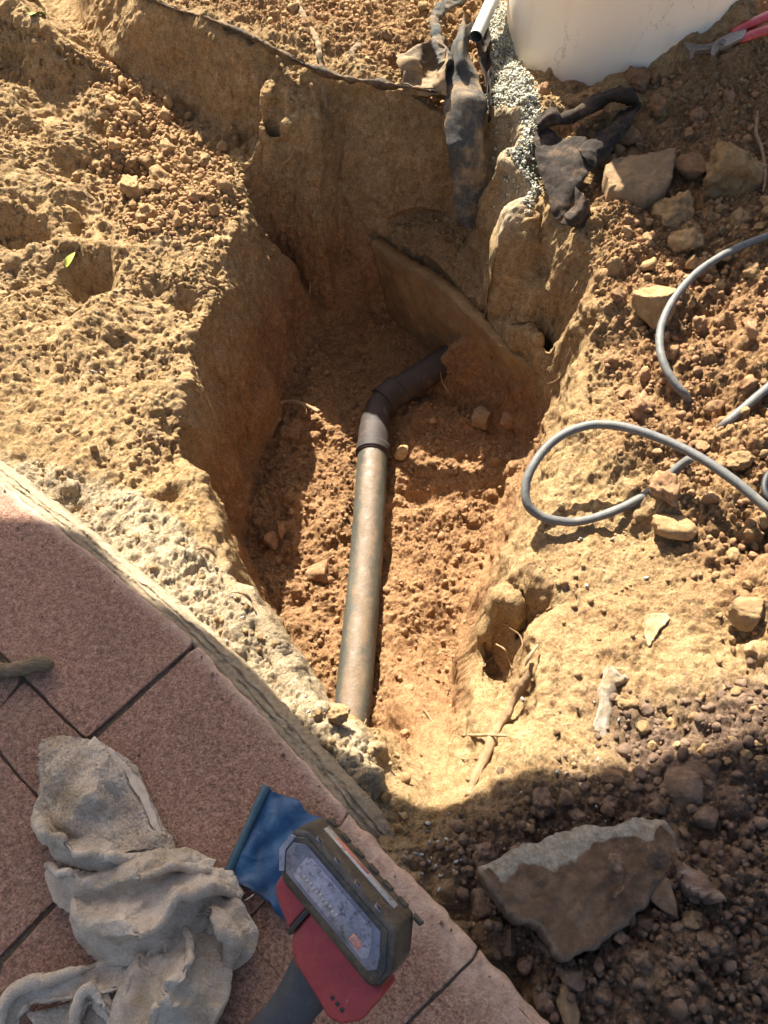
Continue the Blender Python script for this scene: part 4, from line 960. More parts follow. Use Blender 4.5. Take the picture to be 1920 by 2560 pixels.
# ------------------------------------------------------------------ conduit and cables
def simple(name, col, rough=.5, sc=80, var=.25, spec=.4, bmp=.0005, dust=None):
    n = NT(name); k0 = tuple(c*(1-var) for c in col); k1 = tuple(min(1, c*(1+var)) for c in col)
    c = n.ramp(n.noise(sc, 6, .7), [(.3, k0), (.7, k1)])
    if dust: c = n.mix(n.ramp(n.noise(40, 8, .75), [(.48, 0.0), (.62, dust[1])]), c, dust[0])
    return n.done(c, rough, n.bump(n.noise(220, 5, .7), bmp, .6), spec=spec)
M['conduit'] = simple('pale conduit plastic', (.50, .49, .45), .55, 30, .12, dust=((.40, .30, .2), .5))
c_end = at(1190, 92, .055); c_far = at(1258, -60, .10)
dirc = (c_far-c_end).normalized()
cd = empty('conduit', c_end, 'open-ended white plastic conduit sticking in from the top edge', 'conduit')
wp(tube('conduit_tube', [c_end, c_end.lerp(c_far, .5), c_far, c_far+dirc*.3], [.0155]*4, M['conduit'], cd, n=60, seg=28, cap=False))
wp(tube('bore', [c_end-dirc*.0003, c_end.lerp(c_far, .5)], [.0128]*2, simple('dark bore', (.10, .09, .08), .9), cd, n=20, seg=28, cap=False))
def mat_cable():
    n = NT('grey cable sheath'); c = n.ramp(n.noise(60, 6, .7), [(.3, (.075, .075, .07)), (.7, (.135, .132, .122))])
    c = n.mix(n.ramp(n.noise(26, 8, .75), [(.55, 0.0), (.70, .55)]), c, (.30, .22, .14))
    return n.done(c, .6, n.bump(n.noise(150, 5, .7), .0008, .6), spec=.4)
M['cable'] = mat_cable()
cab = [(2100, 1390, -.01), (2000, 1330, -.005), (1920, 1272, .0), (1840, 1205, .004), (1760, 1150, .004), (1680, 1108, .0), (1600, 1078, -.005), (1540, 1064, -.01), (1480, 1062, -.016), (1420, 1080, -.024), (1370, 1115, -.034), (1332, 1165, -.045), (1314, 1215, -.058), (1320, 1262, -.072), (1352, 1290, -.085),
       (1400, 1303, -.092), (1450, 1303, -.094), (1510, 1287, -.090), (1570, 1262, -.084), (1620, 1233, -.078), (1660, 1200, -.07), (1698, 1166, -.052), (1728, 1146, -.035)]
ca = [at(*p) for p in cab]
o = tube('cable', ca, [.0072]*len(ca), M['cable'], n=420, seg=18, jitter=.0002)
tag(o, 'grey cable lying in a loop on the right bank with a blunt free end', 'cable')
cb = [(1735, 1025, -.10), (1714, 990, -.045), (1690, 962, -.03), (1664, 920, -.02), (1650, 872, -.014), (1652, 820, -.01), (1674, 765, -.004), (1712, 712, .004), (1760, 668, .012), (1830, 626, .02), (1920, 590, .024), (2060, 545, .03), (2250, 560, .03), (2350, 700, .02), (2250, 800, .01), (2060, 860, .0),
      (1980, 916, -.005), (1920, 968, -.01), (1866, 1014, -.02), (1812, 1060, -.035), (1780, 1090, -.09)]
o = tube('cable', [at(*p) for p in cb], [.0070]*len(cb), M['cable'], n=420, seg=18, jitter=.0002)
tag(o, 'grey cable curving in at the right edge, both ends running into the soil', 'cable')
o = tube('black_cord', [at(1960, 1150, .0), at(1925, 1178, .004), at(1910, 1215, .004), at(1925, 1250, .0), at(1970, 1265, -.01)], [.0045]*5, simple('black rubber cord', (.03, .03, .03), .6), n=60, seg=12)
tag(o, 'short bend of black cord at the right edge by the cable', 'cord')

# ------------------------------------------------------------------ black woven fabric
def mat_felt(name, c0, c1, dirt=.5, dcol=(.34, .235, .135)):
    n = NT(name)
    c = n.ramp(n.noise(130, 6, .75), [(.3, c0), (.7, c1)])
    c = n.mix(n.ramp(n.noise(16, 8, .75), [(.5-.12*dirt, 0.0), (.72-.1*dirt, .85)]), c, dcol)
    b = n.bump(n.noise(420, 5, .8), .0016, 1.0); b = n.bump(n.noise(60, 5, .65), .003, .6, b)
    return n.done(c, .97, b, spec=.05)
M['felt'] = mat_felt('grey felt', (.042, .042, .039), (.10, .098, .09), .15)
M['felt_dark'] = mat_felt('dark felt', (.024, .020, .017), (.052, .044, .038), .1, (.18, .12, .08))
M['felt_mid'] = mat_felt('soiled felt', (.04, .034, .028), (.085, .072, .058), .75, (.24, .16, .09))
M['felt_dusty'] = mat_felt('dusty felt', (.06, .05, .04), (.13, .11, .085), 1.15)
def zs(px, py, z): return at(px, py, z)
# long flap hanging into the pit
rows = [[zs(1160, 42, .085), zs(1168, 62, .075), zs(1178, 56, .06), zs(1184, 70, .05)],
        [zs(1140, 92, .07), zs(1155, 100, .085), zs(1166, 108, .062), zs(1174, 120, .045)],
        [zs(1128, 140, .045), zs(1150, 150, .068), zs(1172, 152, .055), zs(1186, 165, .035)],
        [zs(1117, 185, .03), zs(1145, 193, .040), zs(1180, 203, .038), zs(1205, 215, .03)],
        [zs(1114, 240, .02), zs(1145, 246, .028), zs(1190, 250, .026), zs(1219, 250, .015)],
        [zs(1115, 310, -.015), zs(1145, 314, -.006), zs(1190, 312, -.010), zs(1214, 305, -.02)],
        [zs(1118, 370, -.045), zs(1148, 374, -.038), zs(1180, 374, -.042), zs(1209, 365, -.05)],
        [zs(1124, 440, -.105), zs(1155, 442, -.098), zs(1185, 440, -.100), zs(1215, 430, -.10)],
        [zs(1134, 510, -.165), zs(1160, 514, -.158), zs(1190, 512, -.160), zs(1217, 505, -.16)],
        [zs(1147, 560, -.215), zs(1168, 568, -.205), zs(1195, 566, -.21), zs(1218, 558, -.215)]]
o = arrays_obj('fabric_flap', sheet_arrays(rows, 60, 170, .002, .0035, 14, 3), M['felt']); tag(o, 'long grey felt flap hanging down into the pit left of the gravel strip', 'fabric')
rows = [[zs(1185, 70, .05), zs(1200, 40, .055), zs(1222, 10, .06)], [zs(1196, 130, .035), zs(1210, 110, .02), zs(1224, 80, .03)], [zs(1208, 190, .025), zs(1216, 190, .0), zs(1228, 170, .012)], [zs(1218, 250, .012), zs(1222, 250, -.01), zs(1230, 245, .005)], [zs(1220, 300, -.012), zs(1222, 310, -.03), zs(1228, 300, -.012)]]
o = arrays_obj('fabric_strip', sheet_arrays(rows, 24, 90, .002, .004, 20, 31), M['felt_dark']); tag(o, 'narrow dark felt strip behind the long hanging flap, beside the gravel', 'fabric')
# crumpled flap left of it, soil on top
rows = [[zs(1090, 96, .07), zs(1108, 120, .075), zs(1117, 150, .07), zs(1120, 190, .06), zs(1118, 240, .03)],
        [zs(1060, 108, .05), zs(1072, 135, .03), zs(1085, 170, .022), zs(1085, 200, .03), zs(1090, 240, .018)],
        [zs(1030, 122, .035), zs(1040, 150, .05), zs(1055, 185, .022), zs(1050, 215, .026), zs(1055, 238, .012)],
        [zs(990, 138, .028), zs(1000, 165, .03), zs(1010, 195, .018), zs(1008, 215, .02), zs(1005, 232, .0)]]
o = arrays_obj('fabric_flap', sheet_arrays(rows, 70, 60, .002, .010, 18, 5), M['felt_dusty']); tag(o, 'crumpled soil-dusted felt flap left of the long hanging flap', 'fabric')
P_ = [zs(1118, 160, .055), zs(1100, 118, .06), zs(1088, 75, .06), zs(1092, 40, .065), zs(1110, 18, .065), zs(1140, 2, .06), zs(1185, -30, .055), zs(1230, -70, .05)]
o = tube('fabric_strand', P_, [(.016, .009), (.014, .010), (.012, .009), (.012, .009), (.016, .010), (.014, .009), (.012, .008), (.012, .008)], M['felt'], n=150, seg=20, jitter=.003, folds=.35, lobes=3, twist=5)
tag(o, 'twisted rope-like strand of felt reaching the top edge', 'fabric')
# the long edge over the back wall
E_ = [(340, -22), (420, 20), (500, 44), (560, 66), (620, 92), (680, 122), (740, 154), (800, 180), (870, 200), (950, 212), (1030, 222), (1110, 236)]
rows = [[zs(x+4, y-8, .030) for x, y in E_], [zs(x+2, y-4, .032) for x, y in E_], [zs(x, y, .024) for x, y in E_], [zs(x-1, y+6, .006) for x, y in E_]]
o = arrays_obj('fabric_edge', sheet_arrays(rows, 420, 14, .003, .005, 22, 8), M['felt_mid']); tag(o, 'long dusty edge of buried felt running along the top of the back wall', 'fabric')
for pth, lab in (([(735, -30), (760, 40), (790, 90), (800, 140), (806, 165)], 'long dark felt crease running down to the fabric edge, left of two'), ([(900, 95), (880, 130), (862, 165)], 'short dark felt crease above the fabric edge, right of two')):
    P_ = [zs(x, y, .030) for x, y in pth]; P_ = [Vector((p.x, p.y, hz(p.x, p.y)+.002)) for p in P_]
    o = tube('fabric_fold', P_, [(.007, .006)]*len(P_), M['felt_dusty'], n=90, seg=12, jitter=.003); tag(o, lab, 'fabric')
# torn piece right of the gravel
def GR(px, py, l):
    p = hit(px, py); d = (p-Vector((0, 0, CAM_H))).normalized(); return p-d*(l/abs(d.z))
rows = [[zs(1334, 318, .012), zs(1340, 380, .008), zs(1352, 445, -.012), zs(1374, 505, -.03), zs(1388, 552, -.045)],
        [zs(1372, 322, .015), zs(1376, 380, .010), zs(1390, 440, .0), zs(1402, 495, -.01), zs(1406, 540, -.03)],
        [zs(1410, 345, .015), zs(1418, 388, .014), zs(1432, 430, .008), zs(1432, 468, .0), zs(1424, 515, -.02)],
        [zs(1462, 346, .03), zs(1484, 375, .03), zs(1486, 408, .02), zs(1466, 440, .008), zs(1444, 482, -.01)]]
o = arrays_obj('torn_fabric', sheet_arrays(rows, 90, 70, .002, .005, 18, 12), M['felt_dark']); tag(o, 'torn dark felt sheet lying on the slope between the gravel and the largest flat stone', 'fabric')
rows = [[zs(1600, 250, .05), zs(1540, 298, .035), zs(1490, 335, .025), zs(1440, 372, .022)],
        [zs(1598, 262, .06), zs(1552, 315, .045), zs(1508, 355, .038), zs(1458, 395, .03)],
        [zs(1592, 275, .045), zs(1562, 332, .03), zs(1530, 380, .02), zs(1480, 430, .008)]]
o = arrays_obj('torn_fabric', sheet_arrays(rows, 90, 40, .002, .006, 22, 13), M['felt_dark']); tag(o, 'long folded felt strip running down from the arch tip to the torn sheet', 'fabric')
rows = [[GR(1340, 300, .02), GR(1372, 278, .028), GR(1400, 292, .03), GR(1455, 262, .03), GR(1508, 228, .035), GR(1558, 220, .04), GR(1592, 236, .045), GR(1603, 256, .045)],
        [GR(1342, 316, .03), GR(1376, 292, .042), GR(1404, 302, .036), GR(1460, 276, .045), GR(1514, 244, .055), GR(1556, 236, .055), GR(1584, 248, .05), GR(1596, 262, .05)],
        [GR(1346, 338, .012), GR(1384, 322, .015), GR(1408, 312, .018), GR(1466, 290, .018), GR(1520, 262, .02), GR(1556, 254, .02), GR(1576, 262, .02), GR(1588, 270, .03)]]
o = arrays_obj('torn_fabric', sheet_arrays(rows, 130, 40, .002, .006, 22, 14), M['felt_dark']); tag(o, 'arched dark felt strip in the shade below the white tank', 'fabric')
rows = [[zs(1440, 470, .0), zs(1425, 520, -.015), zs(1405, 560, -.035)], [zs(1462, 490, .02), zs(1450, 530, .0), zs(1430, 564, -.03)], [zs(1480, 508, -.005), zs(1476, 535, -.02), zs(1470, 562, -.04)]]
o = arrays_obj('torn_fabric', sheet_arrays(rows, 40, 40, .002, .006, 25, 15), M['felt_dark']); tag(o, 'curled lower corner of the torn dark felt', 'fabric')

# ------------------------------------------------------------------ pliers
def prism(name, outline, z0, th, mat, parent, bev=.0012, ground=None):
    P = [at(x, y, z0) for x, y in outline]; bm = bmesh.new()
    a = [bm.verts.new(p) for p in P]; f = bm.faces.new(a); r = bmesh.ops.extrude_face_region(bm, geom=[f])
    for v in r['geom']:
        if isinstance(v, bmesh.types.BMVert): v.co.z += th
    bmesh.ops.recalc_face_normals(bm, faces=bm.faces)
    bmesh.ops.bevel(bm, geom=list(bm.edges), offset=bev, segments=2, affect='EDGES', profile=.6)
    o = bm_obj(name, bm, mat, parent, smooth=False); return wp(o) if parent else o
pg = hit(1790, 130); pz = pg.z+.012
pl = empty('pliers', pg, 'red-handled adjustable pliers lying on the slope beside the white tank', 'pliers')
M['steel'] = simple('dirty steel', (.16, .15, .14), .45, 90, .4, .5, .0008, ((.28, .2, .13), .5)); M['steel'].node_tree.nodes['Principled BSDF'].inputs['Metallic'].default_value = .6
M['red_grip'] = simple('red grip', (.42, .035, .04), .45, 60, .25, .4, .0006, ((.35, .2, .14), .35))
prism('jaw', [(1706, 118), (1716, 114), (1736, 122), (1772, 119), (1800, 110), (1812, 100), (1826, 88), (1836, 92), (1830, 108), (1812, 122), (1788, 132), (1772, 134), (1734, 136), (1728, 154), (1720, 155), (1722, 138)], pz, .009, M['steel'], pl)
prism('jaw', [(1774, 142), (1776, 118), (1790, 108), (1830, 86), (1850, 74), (1864, 84), (1856, 102), (1812, 124), (1794, 128), (1784, 146), (1776, 147)], pz+.009, .008, M['steel'], pl)
wp(tube('pivot', [at(1806, 106, pz+.016), at(1806, 105, pz+.021)], [.006]*2, M['steel'], pl, n=4, seg=14))
for k in range(5): wp(tube('tooth', [at(1740+k*8, 117, pz+.002), at(1740+k*8, 117, pz+.009)], [.0022]*2, M['steel'], pl, n=3, seg=6))
wp(tube('handle', [at(1828, 84, pz+.012), at(1860, 66, pz+.016), at(1920, 40, pz+.02), at(2020, -8, pz+.022), at(2140, -50, pz+.02)], [(.007, .006), (.0105, .008), (.012, .009), (.012, .009), (.009, .008)], M['red_grip'], pl, n=60, seg=20))
wp(tube('handle', [at(1850, 102, pz+.006), at(1872, 90, pz+.008), at(1920, 74, pz+.01), at(2020, 46, pz+.012), at(2140, 30, pz+.01)], [(.007, .006), (.0115, .008), (.0125, .009), (.012, .009), (.009, .008)], M['red_grip'], pl, n=60, seg=20))

# ------------------------------------------------------------------ roots, sticks, leaves
def root(name, pp, r, label, cat='root', n=60, mat='root'):
    o = tube(name, pp, r, M[mat], n=n, seg=9, jitter=min(r)*.35 if min(r) > .0006 else .0001, seed=rnd.randrange(99)); return tag(o, label, cat)
def gp(px, py, l=.0): return GR(px, py, l)
root('tree_root', [at(1330, 1660, -.10), at(1318, 1695, -.125), at(1285, 1752, -.16), at(1248, 1812, -.165), at(1222, 1868, -.14), at(1196, 1930, -.125), at(1172, 1992, -.10)], [.0055, .0065, .007, .0072, .0075, .0070, .005], 'thick pale root crossing the hollow beside the pit', n=90)
root('tree_root', [at(1345, 1612, -.095), at(1325, 1640, -.09), at(1312, 1665, -.10)], [.002, .003, .002], 'short thin root end above the thick pale root')
root('tree_root', [gp(1106, 1856, .006), gp(1140, 1840, .014), gp(1200, 1838, .03), at(1240, 1838, -.13), at(1298, 1842, -.092)], [.0012, .002, .0024, .0022, .0012], 'thin root running level across the thick pale root')
root('tree_root', [gp(1020, 1745, .003), gp(1060, 1775, .004), gp(1092, 1820, .004), gp(1118, 1852, .004)], [.0008, .0013, .0013, .0008], 'hair-thin root on the pit floor left of the thick root')
root('tree_root', [gp(1130, 1880, .003), gp(1160, 1898, .004), gp(1200, 1895, .004)], [.0008, .0013, .0008], 'hair-thin root just below the level thin root')
root('tree_root', [at(1240, 1610, -.235), at(1262, 1625, -.22), at(1275, 1660, -.25), at(1290, 1690, -.24)], [.0012, .0015, .0012, .0008], 'thin rootlet dangling inside the root hollow')
root('tree_root', [at(1275, 1570, -.17), at(1300, 1590, -.18), at(1312, 1625, -.18), at(1330, 1650, -.14)], [.0008, .0014, .0014, .0008], 'wiry rootlet at the right rim of the root hollow')
root('tree_root', [gp(690, 1015, .01), gp(712, 1004, .022), gp(745, 1006, .028), gp(775, 1018, .03), gp(798, 1030, .03)], [.001, .0045, .0055, .005, .0058], 'broken forked root sticking out of the left pit wall', n=50)
root('tree_root', [gp(752, 1008, .03), gp(766, 1026, .03), gp(760, 1044, .03)], [.003, .0015, .0006], 'side branch hanging below the broken forked root')
root('tree_root', [gp(776, 705, .006), gp(774, 730, .012), gp(770, 748, .006)], [.0008, .003, .0012], 'small pale root stub in the middle of the back wall')
root('tree_root', [gp(736, 368, .004), gp(728, 392, .01), gp(704, 412, .008)], [.001, .003, .0014], 'small curved root high on the back wall')
root('tree_root', [gp(495, 1372, .012), gp(520, 1368, .03), gp(540, 1392, .028)], [.0012, .004, .002], 'short root stub at the rim left of the pit')
root('tree_root', [gp(580, 1480, .01), gp(606, 1482, .028), gp(628, 1502, .02), gp(640, 1530, .005)], [.0012, .0028, .002, .0008], 'curved root at the rim above the near left wall')
root('tree_root', [gp(905, 1816, .01), at(915, 1800, -.50), at(913, 1785, -.5)], [.001, .0012, .0006], 'fine fibre across the near end of the pipe')
root('tree_root', [gp(1100, 925, .01), at(1108, 960, -.5), at(1128, 990, -.53), gp(1130, 1010, .004)], [.001, .0012, .0012, .0006], 'fine rootlet curling over the dark end of the branch pipe')
root('tree_root', [gp(1010, 795, .01), gp(1030, 775, .015), gp(1058, 790, .015)], [.0006, .0012, .0006], 'fine rootlet in the dark below the leaning slab')
root('dry_twig', [gp(1893, 280, .01), gp(1890, 330, .014), gp(1905, 375, .016), gp(1912, 430, .012), gp(1908, 480, .01)], [.0035, .004, .0042, .0036, .002], 'crooked dry twig standing at the right edge beside the big pale boulder', 'twig')
root('dry_twig', [gp(95, 1075, .004), gp(112, 1058, .006), gp(140, 1062, .006)], [.0012, .0016, .0008], 'tiny curved twig on the pale soil near the paving', 'twig')
root('dry_twig', [gp(186, 1090, .003), gp(202, 1082, .005), gp(214, 1078, .003)], [.001, .0014, .0006], 'second tiny twig right of the tiny curved twig', 'twig')
# broken stick on the paving
st = tube('broken_stick', [at(-160, 1672, .010), at(-60, 1674, .011), at(20, 1674, .011), at(70, 1668, .012), at(100, 1660, .013), at(122, 1662, .011), at(134, 1670, .008)], [.0105, .0105, .010, .0095, .011, .0095, .003], M['wood'], n=120, seg=26, jitter=.0016, seed=4)
tag(st, 'broken brown stick lying on the paving at the left edge', 'stick')
def leaf(pp, w, label, col):
    n = NT('leaf green').local(); m = n.done(col, .5, spec=.4)
    P = spline([tuple(p) for p in pp], 14); T = np.gradient(P, axis=0); T /= np.linalg.norm(T, axis=1)[:, None]; S = np.cross(T, [0, 0, 1.]); S /= np.linalg.norm(S, axis=1)[:, None]
    t = np.linspace(0, 1, 14); ww = w*np.sin(np.pi*t**.8)**.8+1e-5; A = []
    for k, zz in ((-1, .35), (-.5, .12), (0, 0), (.5, .12), (1, .35)): A.append(P+S*(ww*k)[:, None]+np.array([0, 0, 1])*(ww*zz)[:, None])
    A = np.stack(A, 1).reshape(-1, 3); F = grid_faces(5, 14); m2 = len(A)
    o = arrays_obj('leaf', (np.vstack([A, A-[0, 0, .0003]]), np.vstack([F, F[:, ::-1]+m2])), m); tag(o, label, 'leaf')
leaf([gp(165, 668, .006), gp(172, 652, .012), gp(188, 630, .012)], .009, 'narrow yellow green leaf lying on the left bank', (.36, .42, .05))
leaf([gp(76, 38, .016), gp(95, 34, .022), gp(116, 40, .02)], .012, 'small green leaf in the top left corner', (.10, .24, .03))

# ------------------------------------------------------------------ towel
def mat_towel():
    n = NT('grey beige terry')
    c = n.ramp(n.noise(26, 6, .65), [(.3, (.42, .33, .24)), (.55, (.63, .52, .405)), (.75, (.76, .66, .53))])
    c = n.mix(n.ramp(n.noise(11, 5, .6), [(.56, 0.0), (.7, .6)]), c, (.32, .23, .11))
    c = n.mix(n.ramp(n.noise(420, 2, .6), [(.35, .22), (.6, 0.0)]), c, (.12, .09, .065))
    b = n.bump(n.noise(520, 3, .7), .0028, 1.0); b = n.bump(n.noise(70, 4, .6), .003, .5, b)
    return n.done(c, 1.0, b, spec=.03)
M['towel'] = mat_towel()
def mat_hem():
    n = NT('towel hem weave'); c = n.ramp(n.noise(60, 5, .6), [(.3, (.38, .295, .22)), (.7, (.54, .45, .355))])
    return n.done(c, 1.0, n.bump(n.noise(500, 2, .6, stretch=(1, .3, 1)), .0012, .8), spec=.03)
M['hem'] = mat_hem()
towel = empty('towel', at(330, 2250, 0), 'crumpled grimy beige terry towel lying on the paving left of the power tool', 'towel')
parts = []
parts.append(sheet_arrays([
    [at(105, 1850, .004), at(98, 1930, .010), at(90, 2010, .012), at(92, 2075, .014), at(125, 2130, .014)],
    [at(150, 1842, .012), at(150, 1930, .036), at(150, 2000, .042), at(165, 2060, .048), at(195, 2110, .034)],
    [at(200, 1842, .014), at(215, 1925, .026), at(228, 1990, .050), at(235, 2045, .030), at(250, 2120, .034)],
    [at(245, 1852, .012), at(268, 1930, .030), at(285, 2000, .012), at(300, 2060, .014), at(315, 2136, .028)],
    [at(290, 1880, .010), at(322, 1945, .012), at(345, 2010, .016), at(365, 2070, .018), at(385, 2128, .024)],
    [at(320, 1905, .004), at(364, 1970, .004), at(396, 2035, .004), at(420, 2090, .006), at(434, 2130, .014)]], 150, 150, .004, .0045, 24, 41, .0007))
def fold(P, R, **k):
    parts.append(tube_arrays([tuple(at(*p)) for p in P], R, n=k.get('n', 150), seg=40, jitter=.0028, folds=k.get('f', .16), lobes=k.get('l', 5), twist=k.get('t', 4), seed=len(parts)))
def pleat(P, hw, A, B, n=2.2, ph=0.0, dph=2.0, N=260, nv=110, base=.004, seed=0, dome=.012, thick=.0034):
    """cloth gathered lengthwise along P: thin S-shaped folds leaning over one another"""
    C_ = spline([tuple(at(*p)) for p in P], N); C_[:, 2] = 0; Z0 = spline([[p[2]] for p in P], N)[:, 0]
    Hw = spline([[h*.00044] for h in hw], N)[:, 0]; T = np.gradient(C_, axis=0); T /= np.linalg.norm(T, axis=1)[:, None]
    S_ = np.stack([T[:, 1], -T[:, 0], T[:, 0]*0], 1); t = np.linspace(-.5, .5, nv)[None, :]; k = np.linspace(0, 1, N)[:, None]
    env = np.minimum(1, Hw/Hw.max()*1.15)[:, None]; nzk = vnoise(np.c_[np.full(N, seed*3.1), np.zeros(N), k[:, 0]*6], 1, 3, .5, seed)[:, None]
    th = 2*np.pi*n*(t+.06*np.sin(2*np.pi*(1.7*t+k*1.3+seed)))+ph+dph*k+nzk*.6
    fade = np.clip((.5-np.abs(t))/.16, 0, 1)**.7
    amp_ = (.75+.35*np.sin(th*.37+k*5+seed))*env
    z = base+Z0[:, None]+A*amp_*(.5+.5*np.sin(th))*(.3+.7*fade)+dome*env*(1-(2*t)**2)
    lat = 2*t*Hw[:, None]+B*amp_*np.cos(th)*fade
    X = C_[:, None]+S_[:, None]*lat[..., None]+np.array([0, 0, 1])*z[..., None]
    q = X.reshape(-1, 3); X = X+(vnoise(q, 22, 3, .55, seed+2)*.0035).reshape(N, nv)[..., None]*np.array([.4, .3, 1])+(vnoise(q, 70, 3, .6, seed+4)*.0013).reshape(N, nv)[..., None]
    # cross wrinkles
    X[..., 2] += .0022*np.clip(1-np.abs(vnoise(q*[1, 1, .3], 34, 2, .5, seed+6)), .6, 1).reshape(N, nv)*fade
    X[..., 2] = np.maximum(X[..., 2], .0045)
    du = np.gradient(X, axis=1); dv = np.gradient(X, axis=0); Nn = np.cross(dv, du); Nn /= np.linalg.norm(Nn, axis=2)[..., None]+1e-9
    if Nn[..., 2].mean() < 0: Nn = -Nn
    Q = X.reshape(-1, 3); Q2 = Q-Nn.reshape(-1, 3)*thick; m = N*nv; f = grid_faces(nv, N)
    b = np.concatenate([np.arange(nv), np.arange(1, N)*nv+nv-1, np.arange(nv-2, -1, -1)+(N-1)*nv, np.arange(N-2, 0, -1)*nv]); b2 = np.roll(b, -1)
    parts.append((np.vstack([Q, Q2]), np.vstack([f[:, ::-1], f+m, np.stack([b, b2, b2+m, b+m], 1)])))
pleat([(104, 2050, .018), (150, 2098, .024), (215, 2134, .026), (290, 2156, .024), (350, 2160, .016)], (16, 34, 36, 32, 12), .016, .010, n=1.2, ph=1, dph=1.2, N=160, nv=60, seed=1)
pleat([(128, 2168, .004), (180, 2206, .008), (270, 2216, .012), (370, 2206, .016), (460, 2182, .014), (535, 2182, .008)], (16, 56, 78, 74, 58, 22), .028, .010, n=1.25, ph=2.2, dph=-.8, seed=2, dome=.014)
pleat([(196, 2222, .006), (232, 2286, .010), (310, 2316, .016), (400, 2300, .020), (480, 2256, .022), (552, 2226, .018), (606, 2250, .008)], (18, 58, 82, 84, 74, 52, 16), .030, .011, n=1.15, ph=.6, dph=1.2, seed=3, dome=.020)
pleat([(470, 2290, .012), (530, 2282, .018), (580, 2312, .020), (598, 2362, .014), (566, 2424, .006)], (18, 40, 46, 42, 16), .020, .013, n=1.2, ph=0, dph=1.5, N=180, nv=80, seed=4, dome=.012)
pleat([(462, 2304, .008), (480, 2372, .014), (462, 2440, .018), (420, 2506, .018), (372, 2580, .010), (330, 2680, .006)], (30, 84, 118, 122, 104, 60), .026, .011, n=1.6, ph=1.8, dph=.9, seed=5, dome=.018)
pleat([(14, 2600, .002), (40, 2516, .006), (90, 2474, .008), (170, 2470, .008), (250, 2452, .006), (330, 2408, .006), (400, 2372, .004)], (20, 24, 28, 30, 36, 42, 24), .018, .010, n=1.1, ph=2.6, dph=2, seed=6, nv=60, dome=.006)
pleat([(182, 2630, .004), (196, 2530, .012), (216, 2484, .018), (244, 2478, .018), (266, 2524, .012), (304, 2538, .012), (336, 2490, .016), (360, 2436, .018), (420, 2384, .012)], (18, 20, 20, 20, 18, 18, 22, 30, 30), .014, .008, n=1.0, ph=.5, dph=3, seed=7, N=300, nv=50, dome=.004)
parts.append(sheet_arrays([[at(70, 2530, .006), at(180, 2500, .006), at(300, 2450, .006)], [at(90, 2580, .006), at(220, 2560, .008), at(350, 2500, .008)], [at(110, 2640, .006), at(250, 2640, .006), at(400, 2600, .006)]], 60, 50, .003, .004, 24, 44, .0007))
tc = wp(arrays_obj('cloth', parts, M['towel'], towel))
allv = np.vstack([p[0] for p in parts]); off = 0; tris = []
for v, f in parts: tris.append(f[:, :3]+off); off += len(v)
tris = np.vstack(tris); a, b, c = allv[tris[:, 0]], allv[tris[:, 1]], allv[tris[:, 2]]
nn = np.cross(b-a, c-a); ar = np.linalg.norm(nn, axis=1); ok = ar > 1e-12; tris, a, b, c, nn, ar = tris[ok], a[ok], b[ok], c[ok], nn[ok], ar[ok]; nn /= ar[:, None]
r = np.random.RandomState(5); k = r.choice(len(a), 90000, p=ar/ar.sum()); w = r.dirichlet((1, 1, 1), len(k))
p0 = a[k]*w[:, :1]+b[k]*w[:, 1:2]+c[k]*w[:, 2:]; N_ = nn[k]
d = N_+r.randn(len(k), 3)*.55; d /= np.linalg.norm(d, axis=1)[:, None]; d *= np.sign((d*N_).sum(1))[:, None]
s_ = np.cross(d, r.randn(len(k), 3)); s_ /= np.linalg.norm(s_, axis=1)[:, None]; Lh = (.0012+.0016*r.rand(len(k)))[:, None]
tv = np.stack([p0-s_*.00035, p0+s_*.00035, p0+d*Lh], 1).reshape(-1, 3)
o = obj('pile', mesh_np('pile', tv, np.arange(len(tv)).reshape(-1, 3)), M['towel'], towel); wp(o); o['kind'] = 'stuff'
h1 = sheet_arrays([[at(236, 1846, .017), at(292, 1876, .017), at(352, 1950, .014), (at(388, 2025, .014)), at(412, 2088, .016), at(426, 2128, .022)], [at(222, 1864, .018), at(272, 1898, .019), at(326, 1962, .018), at(360, 2034, .020), at(384, 2096, .022), at(398, 2134, .028)]], 120, 8, .0015, .0008, 30, 3)
wp(arrays_obj('hem', h1, M['hem'], towel))
for pp in (((398, 2372, .05), (404, 2356, .058), (414, 2362, .054), (412, 2380, .055)), ((520, 2384, .04), (534, 2376, .05), (548, 2386, .042)), ((612, 2252, .03), (624, 2244, .036), (634, 2236, .034)), ((360, 2418, .05), (372, 2424, .058), (384, 2436, .05)), ((500, 2440, .045), (520, 2462, .05), (540, 2470, .04))):
    wp(tube('loose_thread', [at(*p) for p in pp], [.0005]*len(pp), M['hem'], towel, n=16, seg=5))

